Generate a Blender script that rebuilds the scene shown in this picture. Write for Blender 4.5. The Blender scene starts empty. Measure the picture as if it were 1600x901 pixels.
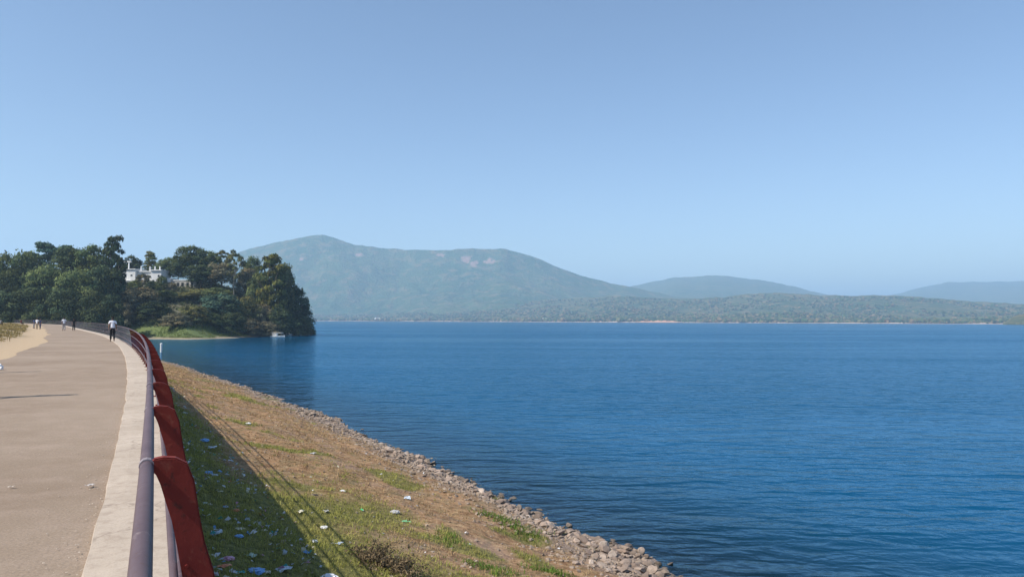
import bpy, bmesh, math, random
import numpy as np
from mathutils import Vector, Matrix

random.seed(7)
rng = np.random.default_rng(7)
S = bpy.context.scene
COL = S.collection
R = math.radians

# ------------------------------------------------------------------ camera
EYE = 1.55
F = 1150.0                      # focal length in photograph pixels (1600 wide)
cam_d = bpy.data.cameras.new('camera')
cam = bpy.data.objects.new('camera', cam_d)
COL.objects.link(cam)
cam_d.sensor_width = 36.0
cam_d.lens = 36.0 * F / 1600.0
cam_d.clip_start = 0.05
cam_d.clip_end = 60000
cam.matrix_world = (Matrix.Translation((0, 0, EYE)) @ Matrix.Rotation(R(90 + 2.45), 4, 'X')
                    @ Matrix.Rotation(R(0.17), 4, 'Z'))
S.camera = cam

# ------------------------------------------------------------------ light
SUN_EL = R(47.5)
SH = Vector((0.85, 0.53)).normalized()          # the way shadows fall on the ground
world = bpy.data.worlds.new("World")
S.world = world
world.use_nodes = True
wn = world.node_tree.nodes
bg = wn['Background']
sky = wn.new('ShaderNodeTexSky')
sky.sky_type = 'NISHITA'
sky.sun_disc = False
sky.sun_elevation = SUN_EL
sky.sun_rotation = math.atan2(-SH.x, -SH.y)
sky.altitude = 300
sky.air_density = 1.0
sky.dust_density = 0.7
sky.ozone_density = 1.8
world.node_tree.links.new(sky.outputs[0], bg.inputs[0])
bg.inputs[1].default_value = 0.115
sun_d = bpy.data.lights.new('sun', 'SUN')
sun_d.energy = 4.9
sun_d.angle = R(0.5)
sun_d.color = (1.0, 0.93, 0.82)
sun = bpy.data.objects.new('sun', sun_d)
COL.objects.link(sun)
ld = Vector((SH.x * math.cos(SUN_EL), SH.y * math.cos(SUN_EL), -math.sin(SUN_EL)))
sun.rotation_euler = ld.to_track_quat('-Z', 'Y').to_euler()
sun.location = (-40, -20, 60)
S.view_settings.view_transform = 'Standard'
S.view_settings.look = 'None'
S.view_settings.exposure = 0.45
S.view_settings.gamma = 1.0
S.cycles.volume_bounces = 1
S.cycles.max_bounces = 8
S.cycles.transparent_max_bounces = 16

WATER = EYE - 7.5

# ------------------------------------------------------------------ noise
def _hash(ix, iy, seed):
    h = (ix.astype(np.int64) * 374761393 + iy.astype(np.int64) * 668265263 + seed * 974634777) & 0xffffffff
    h = ((h ^ (h >> 13)) * 1274126177) & 0xffffffff
    h = h ^ (h >> 16)
    return (h & 0xffff) / 65535.0

def vnoise(x, y, seed=0):
    x = np.asarray(x, float); y = np.asarray(y, float)
    ix = np.floor(x); iy = np.floor(y)
    fx = x - ix; fy = y - iy
    fx = fx * fx * (3 - 2 * fx); fy = fy * fy * (3 - 2 * fy)
    a = _hash(ix, iy, seed); b = _hash(ix + 1, iy, seed)
    c = _hash(ix, iy + 1, seed); d = _hash(ix + 1, iy + 1, seed)
    return (a + (b - a) * fx) * (1 - fy) + (c + (d - c) * fx) * fy

def fbm(x, y, seed=0, octv=4):
    s = 0; a = 1; t = 0
    for k in range(octv):
        s = s + a * vnoise(np.asarray(x) * 2 ** k + 17.3 * k, np.asarray(y) * 2 ** k + 5.1 * k, seed + k)
        t += a; a *= 0.5
    return s / t

def sstep(a, b, x):
    t = np.clip((np.asarray(x, float) - a) / (b - a), 0, 1)
    return t * t * (3 - 2 * t)

# ------------------------------------------------------------------ mesh helpers
def link_mesh(name, verts, faces, mat=None, parent=None, smooth=False, cols=None, attrs=None):
    me = bpy.data.meshes.new(name)
    if isinstance(verts, np.ndarray):
        verts = verts.tolist()
    if isinstance(faces, np.ndarray):
        faces = faces.tolist()
    me.from_pydata(verts, [], faces)
    if cols is not None:
        at = me.color_attributes.new('Col', 'FLOAT_COLOR', 'POINT')
        c = np.ones((len(verts), 4), np.float32)
        c[:, :3] = cols
        at.data.foreach_set('color', c.ravel())
    if attrs:
        for k, v in attrs.items():
            at = me.attributes.new(k, 'FLOAT', 'POINT')
            at.data.foreach_set('value', np.asarray(v, np.float32))
    if smooth:
        me.polygons.foreach_set('use_smooth', [True] * len(me.polygons))
    if mat:
        me.materials.append(mat)
    me.update()
    return link_obj(name, me, parent)

def link_obj(name, me, parent=None):
    o = bpy.data.objects.new(name, me)
    COL.objects.link(o)
    if parent is not None:
        o.parent = parent
    return o

def empty(name, loc=(0, 0, 0), rz=0.0):
    o = bpy.data.objects.new(name, None)
    COL.objects.link(o)
    o.location = loc
    o.rotation_euler = (0, 0, rz)
    o.empty_display_size = 0.3
    return o

def tag(o, label=None, cat=None, group=None, kind=None):
    if label: o['label'] = label
    if cat: o['category'] = cat
    if group: o['group'] = group
    if kind: o['kind'] = kind
    return o

def grid_faces(nu, nv):
    i = np.arange(nu - 1)[:, None]; j = np.arange(nv - 1)[None, :]
    a = i * nv + j
    return np.stack([a, a + nv, a + nv + 1, a + 1], -1).reshape(-1, 4)

class MB:
    """collects shapes for one mesh"""
    def __init__(s): s.v = []; s.f = []
    def add(s, v, f):
        n = len(s.v); s.v += [tuple(p) for p in v]; s.f += [tuple(i + n for i in q) for q in f]
    def box(s, x0, x1, y0, y1, z0, z1):
        v = [(x0, y0, z0), (x1, y0, z0), (x1, y1, z0), (x0, y1, z0), (x0, y0, z1), (x1, y0, z1), (x1, y1, z1), (x0, y1, z1)]
        s.add(v, [(3, 2, 1, 0), (4, 5, 6, 7), (0, 1, 5, 4), (1, 2, 6, 5), (2, 3, 7, 6), (3, 0, 4, 7)])
    def tube(s, pts, rad, n=8, cap=True):
        pts = [Vector(p) for p in pts]
        if not hasattr(rad, '__len__'): rad = [rad] * len(pts)
        v = []
        ref = None
        for i, p in enumerate(pts):
            t = (pts[min(i + 1, len(pts) - 1)] - pts[max(i - 1, 0)]).normalized()
            if ref is None:
                ref = Vector((0, 0, 1)) if abs(t.z) < 0.9 else Vector((1, 0, 0))
            a = (ref - t * ref.dot(t)).normalized(); ref = a
            b = t.cross(a)
            for k in range(n):
                an = 2 * math.pi * k / n
                v.append(p + (a * math.cos(an) + b * math.sin(an)) * rad[i])
        f = []
        for i in range(len(pts) - 1):
            for k in range(n):
                k2 = (k + 1) % n
                f.append((i * n + k, i * n + k2, (i + 1) * n + k2, (i + 1) * n + k))
        if cap:
            f.append(tuple(reversed(range(n))))
            f.append(tuple((len(pts) - 1) * n + k for k in range(n)))
        s.add(v, f)
    def lathe(s, prof, n=10):
        v = []; f = []
        for r, z in prof:
            for k in range(n):
                a = 2 * math.pi * k / n
                v.append((r * math.cos(a), r * math.sin(a), z))
        for i in range(len(prof) - 1):
            for k in range(n):
                k2 = (k + 1) % n
                f.append((i * n + k, i * n + k2, (i + 1) * n + k2, (i + 1) * n + k))
        f.append(tuple(reversed(range(n))))
        f.append(tuple((len(prof) - 1) * n + k for k in range(n)))
        s.add(v, f)
    def prism(s, poly, d0, d1, axis='y'):
        """poly = (a, b) outline, extruded along one axis"""
        n = len(poly)
        def P(a, b, d):
            return {'y': (a, d, b), 'x': (d, a, b), 'z': (a, b, d)}[axis]
        v = [P(a, b, d0) for a, b in poly] + [P(a, b, d1) for a, b in poly]
        f = [tuple(range(n)), tuple(reversed(range(n, 2 * n)))]
        for k in range(n):
            k2 = (k + 1) % n
            f.append((k2, k, n + k, n + k2))
        s.add(v, f)
    def build(s, name, mat, parent=None, smooth=False):
        return link_mesh(name, s.v, s.f, mat, parent, smooth)

# ------------------------------------------------------------------ materials
def new_mat(name):
    m = bpy.data.materials.new(name)
    m.use_nodes = True
    nt = m.node_tree
    return m, nt, nt.nodes, nt.links, nt.nodes['Principled BSDF']

def noise_node(nt, scale, detail=4, rough=0.6, vec=None, dist=0.0):
    n = nt.nodes.new('ShaderNodeTexNoise')
    n.inputs['Scale'].default_value = scale
    n.inputs['Detail'].default_value = detail
    n.inputs['Roughness'].default_value = rough
    n.inputs['Distortion'].default_value = dist
    if vec is not None: nt.links.new(vec, n.inputs['Vector'])
    return n

def ramp(nt, src, stops):
    r = nt.nodes.new('ShaderNodeValToRGB')
    e = r.color_ramp.elements
    while len(e) < len(stops): e.new(0.5)
    for k, (p, c) in enumerate(stops):
        e[k].position = p
        e[k].color = (c, c, c, 1) if not hasattr(c, '__len__') else (*c, 1)
    nt.links.new(src, r.inputs[0])
    return r.outputs[0]

def mixc(nt, fac, a, b, mode='MIX'):
    n = nt.nodes.new('ShaderNodeMix')
    n.data_type = 'RGBA'; n.blend_type = mode
    for sock, val in ((n.inputs[0], fac), (n.inputs[6], a), (n.inputs[7], b)):
        if isinstance(val, bpy.types.NodeSocket): nt.links.new(val, sock)
        elif hasattr(val, '__len__'): sock.default_value = (*val, 1)
        else: sock.default_value = val
    return n.outputs[2]

def geo_pos(nt):
    g = nt.nodes.new('ShaderNodeNewGeometry')
    return g.outputs['Position']

def obj_pos(nt):
    g = nt.nodes.new('ShaderNodeTexCoord')
    return g.outputs['Object']

def attr(nt, name):
    a = nt.nodes.new('ShaderNodeAttribute')
    a.attribute_name = name
    return a

def bump(nt, h, strength, dist, normal=None):
    b = nt.nodes.new('ShaderNodeBump')
    b.inputs['Strength'].default_value = strength
    b.inputs['Distance'].default_value = dist
    nt.links.new(h, b.inputs['Height'])
    if normal is not None: nt.links.new(normal, b.inputs['Normal'])
    return b.outputs[0]

def simple(name, c1, c2, scale=5.0, rough=0.7, bs=0.3, bd=0.01, metallic=0.0, world_space=False, spec=0.3):
    m, nt, N, L, P = new_mat(name)
    v = geo_pos(nt) if world_space else obj_pos(nt)
    n = noise_node(nt, scale, 6, 0.65, v)
    L.new(mixc(nt, ramp(nt, n.outputs['Fac'], [(0.3, 0.0), (0.7, 1.0)]), c1, c2), P.inputs['Base Color'])
    P.inputs['Roughness'].default_value = rough
    P.inputs['Metallic'].default_value = metallic
    P.inputs['Specular IOR Level'].default_value = spec
    if bs > 0:
        n2 = noise_node(nt, scale * 4, 5, 0.6, v)
        L.new(bump(nt, n2.outputs['Fac'], bs, bd), P.inputs['Normal'])
    return m

def leaf_mat(name, c, trans=0.16):
    """foliage: colour of the species times a per-leaf-clump variation"""
    m, nt, N, L, P = new_mat(name)
    a = attr(nt, 'Col')
    info = N.new('ShaderNodeObjectInfo')
    hs = N.new('ShaderNodeHueSaturation')
    mp = N.new('ShaderNodeMapRange')
    L.new(info.outputs['Random'], mp.inputs[0])
    mp.inputs[3].default_value = 0.75; mp.inputs[4].default_value = 1.25
    L.new(mp.outputs[0], hs.inputs['Value'])
    L.new(mixc(nt, 1.0, a.outputs['Color'], c, 'MULTIPLY'), hs.inputs['Color'])
    d = N.new('ShaderNodeBsdfDiffuse'); t = N.new('ShaderNodeBsdfTranslucent')
    L.new(hs.outputs[0], d.inputs[0]); L.new(hs.outputs[0], t.inputs[0])
    mx = N.new('ShaderNodeMixShader'); mx.inputs[0].default_value = trans
    L.new(d.outputs[0], mx.inputs[1]); L.new(t.outputs[0], mx.inputs[2])
    L.new(mx.outputs[0], N['Material Output'].inputs[0])
    return m

M = {}
M['bark'] = simple('bark', (0.10, 0.075, 0.055), (0.19, 0.15, 0.115), 1.2, 0.9, 0.5, 0.05)
M['pale_bark'] = simple('pale_bark', (0.25, 0.22, 0.17), (0.38, 0.34, 0.28), 1.2, 0.9, 0.4, 0.05)
LEAF = {
    'dark': leaf_mat('leaf_dark', (0.056, 0.074, 0.036)),
    'mid': leaf_mat('leaf_mid', (0.092, 0.116, 0.046)),
    'olive': leaf_mat('leaf_olive', (0.135, 0.138, 0.054)),
    'bright': leaf_mat('leaf_bright', (0.150, 0.155, 0.044)),
    'dusky': leaf_mat('leaf_dusky', (0.160, 0.148, 0.090)),
    'blue': leaf_mat('leaf_blue', (0.068, 0.112, 0.076)),
    'dry': leaf_mat('leaf_dry', (0.20, 0.15, 0.09)),
}
M['white_wall'] = simple('white_wall', (0.60, 0.60, 0.59), (0.76, 0.76, 0.75), 0.6, 0.8, 0.1, 0.01)
M['grey_wall'] = simple('grey_wall', (0.34, 0.32, 0.29), (0.46, 0.43, 0.39), 0.6, 0.85, 0.2, 0.02)
M['dark_window'] = simple('dark_window', (0.02, 0.025, 0.03), (0.035, 0.04, 0.045), 2, 0.15, 0, 0, spec=0.5)
M['red_tile'] = simple('red_tile', (0.28, 0.10, 0.06), (0.36, 0.15, 0.09), 2, 0.8, 0.2, 0.02)
M['skin'] = simple('skin', (0.20, 0.11, 0.07), (0.24, 0.135, 0.085), 20, 0.6, 0, 0)
M['hair'] = simple('hair', (0.012, 0.01, 0.009), (0.02, 0.017, 0.015), 30, 0.5, 0.2, 0.003)
M['eye'] = simple('eye', (0.02, 0.02, 0.02), (0.03, 0.03, 0.03), 30, 0.2, 0, 0)
def cloth(name, c):
    return simple(name, tuple(k * 0.9 for k in c), tuple(min(1, k * 1.1) for k in c), 9, 0.85, 0.2, 0.01)

# ------------------------------------------------------------------ from photograph to place
def yh(px):                                   # horizon row in the photograph
    return 498.0 + (px - 249.0) * 0.00296

def at(px, zc):
    return (px - 800.0) / F * zc, zc

def z_of(px, py, zc):
    return EYE + (yh(px) - py) / F * zc

# ------------------------------------------------------------------ the line of the dam
_z = np.arange(-16, 430, 0.25)
_gs = np.where(_z < 0, 0, np.where(_z < 80, _z / 470.0, 0.17))
_gs = _gs + 0.19 * sstep(165, 205, _z) + 0.25 * sstep(290, 340, _z)
_g = np.concatenate([[0], np.cumsum((_gs[1:] + _gs[:-1]) / 2 * 0.25)])
_lx = -0.479 * _z - _g
_tx = -0.479 - _gs; _tl = np.sqrt(_tx ** 2 + 1)
_T = np.stack([_tx / _tl, 1 / _tl], -1)
_Nr = np.stack([_T[:, 1], -_T[:, 0]], -1)      # to the right, towards the lake
_s = np.concatenate([[0], np.cumsum(np.hypot(np.diff(_lx), np.diff(_z)))])
_s = _s - np.interp(0, _z, _s)

def dam(s, P):
    """point at arc length s along the rail, P metres to the lake side"""
    s = np.asarray(s, float)
    x = np.interp(s, _s, _lx); y = np.interp(s, _s, _z)
    nx = np.interp(s, _s, _Nr[:, 0]); ny = np.interp(s, _s, _Nr[:, 1])
    return x + nx * P, y + ny * P

def dam_s(zc): return float(np.interp(zc, _z, _s))
def dam_ang(s):
    nx = float(np.interp(s, _s, _Nr[:, 0])); ny = float(np.interp(s, _s, _Nr[:, 1]))
    return math.atan2(ny, nx)

def to_dam(x, y):
    """(s, P) of ground points, good to a few cm near the dam"""
    x = np.asarray(x, float); y = np.asarray(y, float)
    zc = y.copy()
    for _ in range(6):
        lx = np.interp(zc, _z, _lx)
        tx = np.interp(zc, _z, _T[:, 0]); ty = np.interp(zc, _z, _T[:, 1])
        along = (x - lx) * tx + (y - zc) * ty
        zc = zc + along * ty
    lx = np.interp(zc, _z, _lx)
    nx = np.interp(zc, _z, _Nr[:, 0]); ny = np.interp(zc, _z, _Nr[:, 1])
    return np.interp(zc, _z, _s), (x - lx) * nx + (y - zc) * ny

PROF_P = np.array([0.34, 2.64, 3.37, 8.0, 13.9, 18.0, 24.0, 40.0])
PROF_Z = np.array([-1.99, -2.89, -3.18, -4.42, -5.95, -6.75, -8.3, -11.0])
def emb_base(P): return np.interp(P, PROF_P, PROF_Z)
def emb(s, P):
    s = np.asarray(s, float); P = np.asarray(P, float)
    w = sstep(0.4, 1.2, P)
    return emb_base(P) + w * ((fbm(s * 0.35, P * 0.35, 3, 3) - 0.5) * 0.52 + (fbm(s * 1.6, P * 1.6, 9, 3) - 0.5) * 0.13)

def emb_hit(px, py):
    """where a photograph pixel's ray meets the embankment: s, P"""
    zc = np.arange(4, 200, 0.03)
    x = (px - 800) / F * zc
    z = EYE + (yh(px) - py) / F * zc
    s, P = to_dam(x, zc)
    below = z < emb(s, P)
    below[P < 0.4] = False
    k = int(np.argmax(below))
    return float(s[k]), float(P[k])

def road_hit(px, py):
    zc = EYE * F / (py - yh(px))
    return (px - 800) / F * zc, zc

# ------------------------------------------------------------------ ground and water
m, nt, N, L, Pn = new_mat('lake_bed_mud')
n = noise_node(nt, 0.3, 6, 0.6, geo_pos(nt))
L.new(mixc(nt, n.outputs['Fac'], (0.10, 0.085, 0.05), (0.2, 0.17, 0.11)), Pn.inputs['Base Color'])
Pn.inputs['Roughness'].default_value = 0.9
g = 30000
ax = np.concatenate([np.linspace(-g, -1000, 12), np.linspace(-700, 700, 9), np.linspace(1000, g, 12)])
gx, gy = np.meshgrid(ax, ax, indexing='ij')
tag(link_mesh('ground', np.stack([gx.ravel(), gy.ravel(), np.full(gx.size, -14.0)], -1), grid_faces(len(ax), len(ax)), m), kind='structure')

def water_material():
    m, nt, N, L, P = new_mat('lake_water')
    pos = geo_pos(nt)
    sh = attr(nt, 'shallow').outputs['Fac']
    # ripples run across the view, with calmer and rougher lanes
    mp = N.new('ShaderNodeMapping'); L.new(pos, mp.inputs[0])
    mp.inputs['Rotation'].default_value = (0, 0, R(8))
    mp.inputs['Scale'].default_value = (0.42, 1.0, 1.0)
    n1 = noise_node(nt, 1.05, 2, 0.45, mp.outputs[0], 0.5)
    n2 = noise_node(nt, 2.6, 2, 0.5, pos, 0.6)
    mp3 = N.new('ShaderNodeMapping'); L.new(pos, mp3.inputs[0])
    mp3.inputs['Rotation'].default_value = (0, 0, R(-6))
    mp3.inputs['Scale'].default_value = (0.3, 1.0, 1.0)
    n3 = noise_node(nt, 0.25, 3, 0.5, mp3.outputs[0], 0.4)
    mp4 = N.new('ShaderNodeMapping'); L.new(pos, mp4.inputs[0])
    mp4.inputs['Scale'].default_value = (0.2, 1.0, 1.0)
    lanes = noise_node(nt, 0.02, 4, 0.55, mp4.outputs[0], 0.6)
    a = N.new('ShaderNodeMath'); a.operation = 'MULTIPLY_ADD'
    L.new(n2.outputs['Fac'], a.inputs[0]); a.inputs[1].default_value = 0.20; L.new(n1.outputs['Fac'], a.inputs[2])
    b = N.new('ShaderNodeMath'); b.operation = 'MULTIPLY_ADD'
    L.new(n3.outputs['Fac'], b.inputs[0]); b.inputs[1].default_value = 1.6; L.new(a.outputs[0], b.inputs[2])
    c = N.new('ShaderNodeMath'); c.operation = 'MULTIPLY'
    L.new(b.outputs[0], c.inputs[0]); L.new(ramp(nt, lanes.outputs['Fac'], [(0.35, 0.35), (0.65, 1.15)]), c.inputs[1])
    nb = bump(nt, c.outputs[0], 1.0, 0.30)
    L.new(nb, P.inputs['Normal'])
    # deep water scatters blue, the shallows over the mud are dark and olive
    L.new(mixc(nt, attr(nt, 'deep').outputs['Fac'], (0.008, 0.028, 0.040), (0.0, 0.060, 0.138)), P.inputs['Base Color'])
    P.inputs['Roughness'].default_value = 0.09
    P.inputs['IOR'].default_value = 1.33
    P.inputs['Specular IOR Level'].default_value = 0.16
    P.inputs['Specular Tint'].default_value = (0.55, 0.82, 1.0, 1)
    # the shallows by the stones: clear water with a greenish tint, the same surface on top
    fr = N.new('ShaderNodeFresnel'); fr.inputs[0].default_value = 1.33; L.new(nb, fr.inputs['Normal'])
    gl = N.new('ShaderNodeBsdfGlossy'); gl.inputs['Roughness'].default_value = 0.09; gl.inputs['Color'].default_value = (0.46, 0.72, 0.95, 1); L.new(nb, gl.inputs['Normal'])
    tr = N.new('ShaderNodeBsdfTransparent'); tr.inputs[0].default_value = (0.26, 0.36, 0.34, 1)
    clear = N.new('ShaderNodeMixShader')
    L.new(fr.outputs[0], clear.inputs[0]); L.new(tr.outputs[0], clear.inputs[1]); L.new(gl.outputs[0], clear.inputs[2])
    mx = N.new('ShaderNodeMixShader')
    body = N.new('ShaderNodeBsdfDiffuse'); L.new(P.inputs['Base Color'].links[0].from_socket, body.inputs[0])
    fb = N.new('ShaderNodeFresnel'); fb.inputs[0].default_value = 1.24; L.new(nb, fb.inputs['Normal'])
    deepm = N.new('ShaderNodeMixShader')
    L.new(fb.outputs[0], deepm.inputs[0]); L.new(body.outputs[0], deepm.inputs[1]); L.new(gl.outputs[0], deepm.inputs[2])
    L.new(sh, mx.inputs[0]); L.new(deepm.outputs[0], mx.inputs[1]); L.new(clear.outputs[0], mx.inputs[2])
    L.new(mx.outputs[0], N['Material Output'].inputs[0])
    return m

def axis(lo, a, b, hi, step, k=1.25):
    mid = np.arange(a, b, step)
    up = [b]; d = step
    while up[-1] < hi: d *= k; up.append(up[-1] + d)
    dn = [a - step]; d = step
    while dn[-1] > lo: d *= k; dn.append(dn[-1] - d)
    return np.concatenate([dn[::-1], mid, up])
wx = axis(-26000, -110, 40, 26000, 0.8)
wy = axis(-26000, -5, 150, 26000, 0.8)
gx, gy = np.meshgrid(wx, wy, indexing='ij')
ws, wP = to_dam(gx.ravel(), gy.ravel())
dep = WATER - np.interp(wP, PROF_P, PROF_Z)
shal = np.exp(-np.clip(dep, 0, None) / 0.85) * (wP > 5) * (gy.ravel() < 240) * (gy.ravel() > -16)
tag(link_mesh('water', np.stack([gx.ravel(), gy.ravel(), np.full(gx.size, WATER)], -1), grid_faces(len(wx), len(wy)),
              water_material(), smooth=True, attrs={'shallow': np.clip(shal, 0, 0.95), 'deep': np.where(gy.ravel() < 240, np.clip(dep / 3.2, 0, 1) ** 0.8, 1.0)}), kind='structure')

# ------------------------------------------------------------------ sweeps along the dam
def s_samples(a, b):
    out = [a]
    while out[-1] < b:
        out.append(out[-1] + max(0.3, abs(out[-1]) * 0.015))
    return np.array(out)

def sweep(name, prof, mat, a=-14, b=None, parent=None, smooth=False, jit=None, attrs=None):
    b = b or float(_s[-1] - 2)
    ss = s_samples(a, b)
    pr = np.array(prof)
    sg, kg = np.meshgrid(ss, np.arange(len(pr)), indexing='ij')
    P = pr[kg, 0].copy(); Z = pr[kg, 1].copy()
    if jit: P, Z = jit(sg, kg, P, Z)
    x, y = dam(sg, P)
    return link_mesh(name, np.stack([x.ravel(), y.ravel(), Z.ravel()], -1), grid_faces(*sg.shape)[:, ::-1], mat, parent, smooth)

# road: worn asphalt filmed with dust
m, nt, N, L, P = new_mat('dusty_asphalt')
pos = geo_pos(nt)
big = noise_node(nt, 0.22, 5, 0.6, pos); mid = noise_node(nt, 2.2, 5, 0.65, pos); fine = noise_node(nt, 55, 3, 0.7, pos)
c = mixc(nt, ramp(nt, big.outputs['Fac'], [(0.35, 0), (0.65, 1)]), (0.225, 0.166, 0.118), (0.31, 0.243, 0.184))
c = mixc(nt, ramp(nt, mid.outputs['Fac'], [(0.45, 0), (0.7, 0.5)]), c, (0.35, 0.27, 0.215))
c = mixc(nt, ramp(nt, fine.outputs['Fac'], [(0.35, 0.35), (0.52, 0)]), c, (0.10, 0.08, 0.062))
c = mixc(nt, ramp(nt, fine.outputs['Fac'], [(0.60, 0), (0.74, 0.6)]), c, (0.42, 0.36, 0.30))
L.new(c, P.inputs['Base Color'])
P.inputs['Roughness'].default_value = 0.9
P.inputs['Specular IOR Level'].default_value = 0.2
L.new(bump(nt, fine.outputs['Fac'], 0.5, 0.006), P.inputs['Normal'])
def road_jit(s, k, P, Z):
    P = P + np.where(k == 0, (fbm(s * 0.13, s * 0 + 2, 5, 4) - 0.5) * 1.3, 0)
    Z = Z + (fbm(s * 0.2, P * 0.4, 8, 3) - 0.5) * 0.025
    return P, Z
tag(sweep('road', [(-4.3, -0.01), (-3.2, 0.0), (-2.2, 0.006), (-1.2, 0.004), (-0.22, -0.004)], m, jit=road_jit, smooth=True), kind='structure')

# concrete edge strip under the railing
m, nt, N, L, P = new_mat('pale_concrete')
pos = geo_pos(nt)
a1 = noise_node(nt, 0.9, 6, 0.65, pos); a2 = noise_node(nt, 9, 5, 0.65, pos); a3 = noise_node(nt, 70, 3, 0.6, pos)
c = mixc(nt, ramp(nt, a1.outputs['Fac'], [(0.3, 0), (0.7, 1)]), (0.36, 0.295, 0.232), (0.48, 0.405, 0.33))
c = mixc(nt, ramp(nt, a2.outputs['Fac'], [(0.48, 0), (0.68, 0.6)]), c, (0.29, 0.225, 0.175))
c = mixc(nt, ramp(nt, a3.outputs['Fac'], [(0.3, 0.4), (0.5, 0)]), c, (0.24, 0.19, 0.15))
vor = N.new('ShaderNodeTexVoronoi'); vor.feature = 'DISTANCE_TO_EDGE'; vor.inputs['Scale'].default_value = 1.1
vadd = N.new('ShaderNodeMix'); vadd.data_type = 'VECTOR'; vadd.inputs[0].default_value = 0.45
dw = noise_node(nt, 2.3, 4, 0.6, pos)
L.new(pos, vadd.inputs[4]); L.new(dw.outputs['Color'], vadd.inputs[5]); L.new(vadd.outputs[1], vor.inputs['Vector'])
c = mixc(nt, ramp(nt, vor.outputs['Distance'], [(0.0, 0.6), (0.012, 0)]), c, (0.17, 0.13, 0.10))
L.new(c, P.inputs['Base Color']); P.inputs['Roughness'].default_value = 0.9
L.new(bump(nt, a2.outputs['Fac'], 0.35, 0.012), P.inputs['Normal'])
M['concrete'] = m
def strip_jit(s, k, P, Z):
    e = (fbm(s * 0.9, s * 0 + 1, 12, 4) - 0.5) * 0.045 + (fbm(s * 5, s * 0 + 1, 13, 3) - 0.5) * 0.035
    P = P + np.where(k <= 1, e, 0)
    Z = Z + np.where(k >= 1, (fbm(s * 1.5, P * 3, 14, 3) - 0.5) * 0.012, 0)
    return P, Z
tag(sweep('kerb', [(-0.37, -0.05), (-0.345, 0.028), (-0.2, 0.034), (0.1, 0.034), (0.285, 0.03), (0.285, -0.12)], M['concrete'], jit=strip_jit), kind='structure')
wall = sweep('retaining_wall', [(0.27, 0.018), (0.27, -0.5), (0.30, -1.2), (0.33, -2.4)], M['concrete'])
tag(wall, 'concrete wall dropping from the railing to the grassy bank', 'wall')

# bare dirt and dry grass beside the road
m, nt, N, L, P = new_mat('dry_verge')
pos = geo_pos(nt)
a1 = noise_node(nt, 0.35, 6, 0.65, pos); a2 = noise_node(nt, 3.0, 5, 0.7, pos)
bare = attr(nt, 'bare').outputs['Fac']
c = mixc(nt, ramp(nt, a1.outputs['Fac'], [(0.35, 0), (0.65, 1)]), (0.26, 0.19, 0.105), (0.20, 0.165, 0.09))
c = mixc(nt, ramp(nt, a2.outputs['Fac'], [(0.5, 0), (0.75, 0.7)]), c, (0.12, 0.10, 0.05))
c = mixc(nt, bare, c, mixc(nt, a2.outputs['Fac'], (0.36, 0.26, 0.16), (0.44, 0.33, 0.21)))
L.new(c, P.inputs['Base Color']); P.inputs['Roughness'].default_value = 0.95
L.new(bump(nt, a2.outputs['Fac'], 0.5, 0.08), P.inputs['Normal'])
vp = np.array([-60, -45, -32, -24, -18, -14, -11, -9, -8, -7.2, -6.5, -5.9, -5.3, -4.7, -4.1, -3.5])
def verge_z(s, P):
    h = 0.42 * sstep(-5.6, -9.5, P) * sstep(22, 45, s)
    return -0.025 - 0.02 * sstep(-5, -3.6, P) * 0 + h * (0.7 + 0.6 * fbm(s * 0.15, P * 0.2, 21, 3)) + (fbm(s * 0.5, P * 0.5, 22, 3) - 0.5) * 0.10 * sstep(-4.6, -6.5, P) - 2.5 * sstep(-26, -60, P)
ss = s_samples(-14, _s[-1] - 2)
sg, pg = np.meshgrid(ss, vp, indexing='ij')
x, y = dam(sg, pg); z = verge_z(sg, pg)
bare_v = sstep(-7.6, -6.0, pg + (fbm(sg * 0.12, pg * 0.3, 23, 3) - 0.5) * 3.0)
tag(link_mesh('verge', np.stack([x.ravel(), y.ravel(), z.ravel()], -1), grid_faces(*sg.shape)[:, ::-1], m, None, True,
              attrs={'bare': bare_v.ravel()}), kind='structure')

# embankment down to the lake
def green_at(s, P):
    """how green the bank is: low near the stones, green near the foot of the wall"""
    z1 = sstep(7.2, 4.6, P + (fbm(s * 0.3, P * 0.3, 31, 4) - 0.5) * 5.0) * sstep(30, 20, s + (fbm(s * 0.2, P * 0.2, 37, 3) - 0.5) * 12)
    z2 = sstep(3.0, 1.8, P + (fbm(s * 0.4, P * 0.4, 33, 3) - 0.5) * 1.2) * (0.6 + 0.4 * sstep(60, 25, s))
    z3 = sstep(0.66, 0.74, fbm(s * 0.45, P * 0.45, 35, 3)) * 0.9
    return np.clip(np.maximum(np.maximum(z1, z2), z3), 0, 1)
m, nt, N, L, P = new_mat('bank_soil')
pos = geo_pos(nt)
a0 = noise_node(nt, 0.5, 5, 0.6, pos); a1 = noise_node(nt, 2.4, 6, 0.65, pos); a2 = noise_node(nt, 11, 5, 0.7, pos); a3 = noise_node(nt, 45, 3, 0.7, pos)
gr = attr(nt, 'green').outputs['Fac']; st = attr(nt, 'stony').outputs['Fac']
a4 = noise_node(nt, 1.1, 5, 0.7, pos, 0.6); a5 = noise_node(nt, 5.2, 5, 0.75, pos, 0.3)
c = mixc(nt, ramp(nt, a1.outputs['Fac'], [(0.40, 0), (0.60, 1)]), (0.23, 0.130, 0.070), (0.43, 0.265, 0.145))
c = mixc(nt, ramp(nt, a4.outputs['Fac'], [(0.50, 0), (0.62, 0.75)]), c, (0.20, 0.165, 0.085))
c = mixc(nt, ramp(nt, a0.outputs['Fac'], [(0.52, 0), (0.66, 0.55)]), c, (0.30, 0.215, 0.175))
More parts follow.
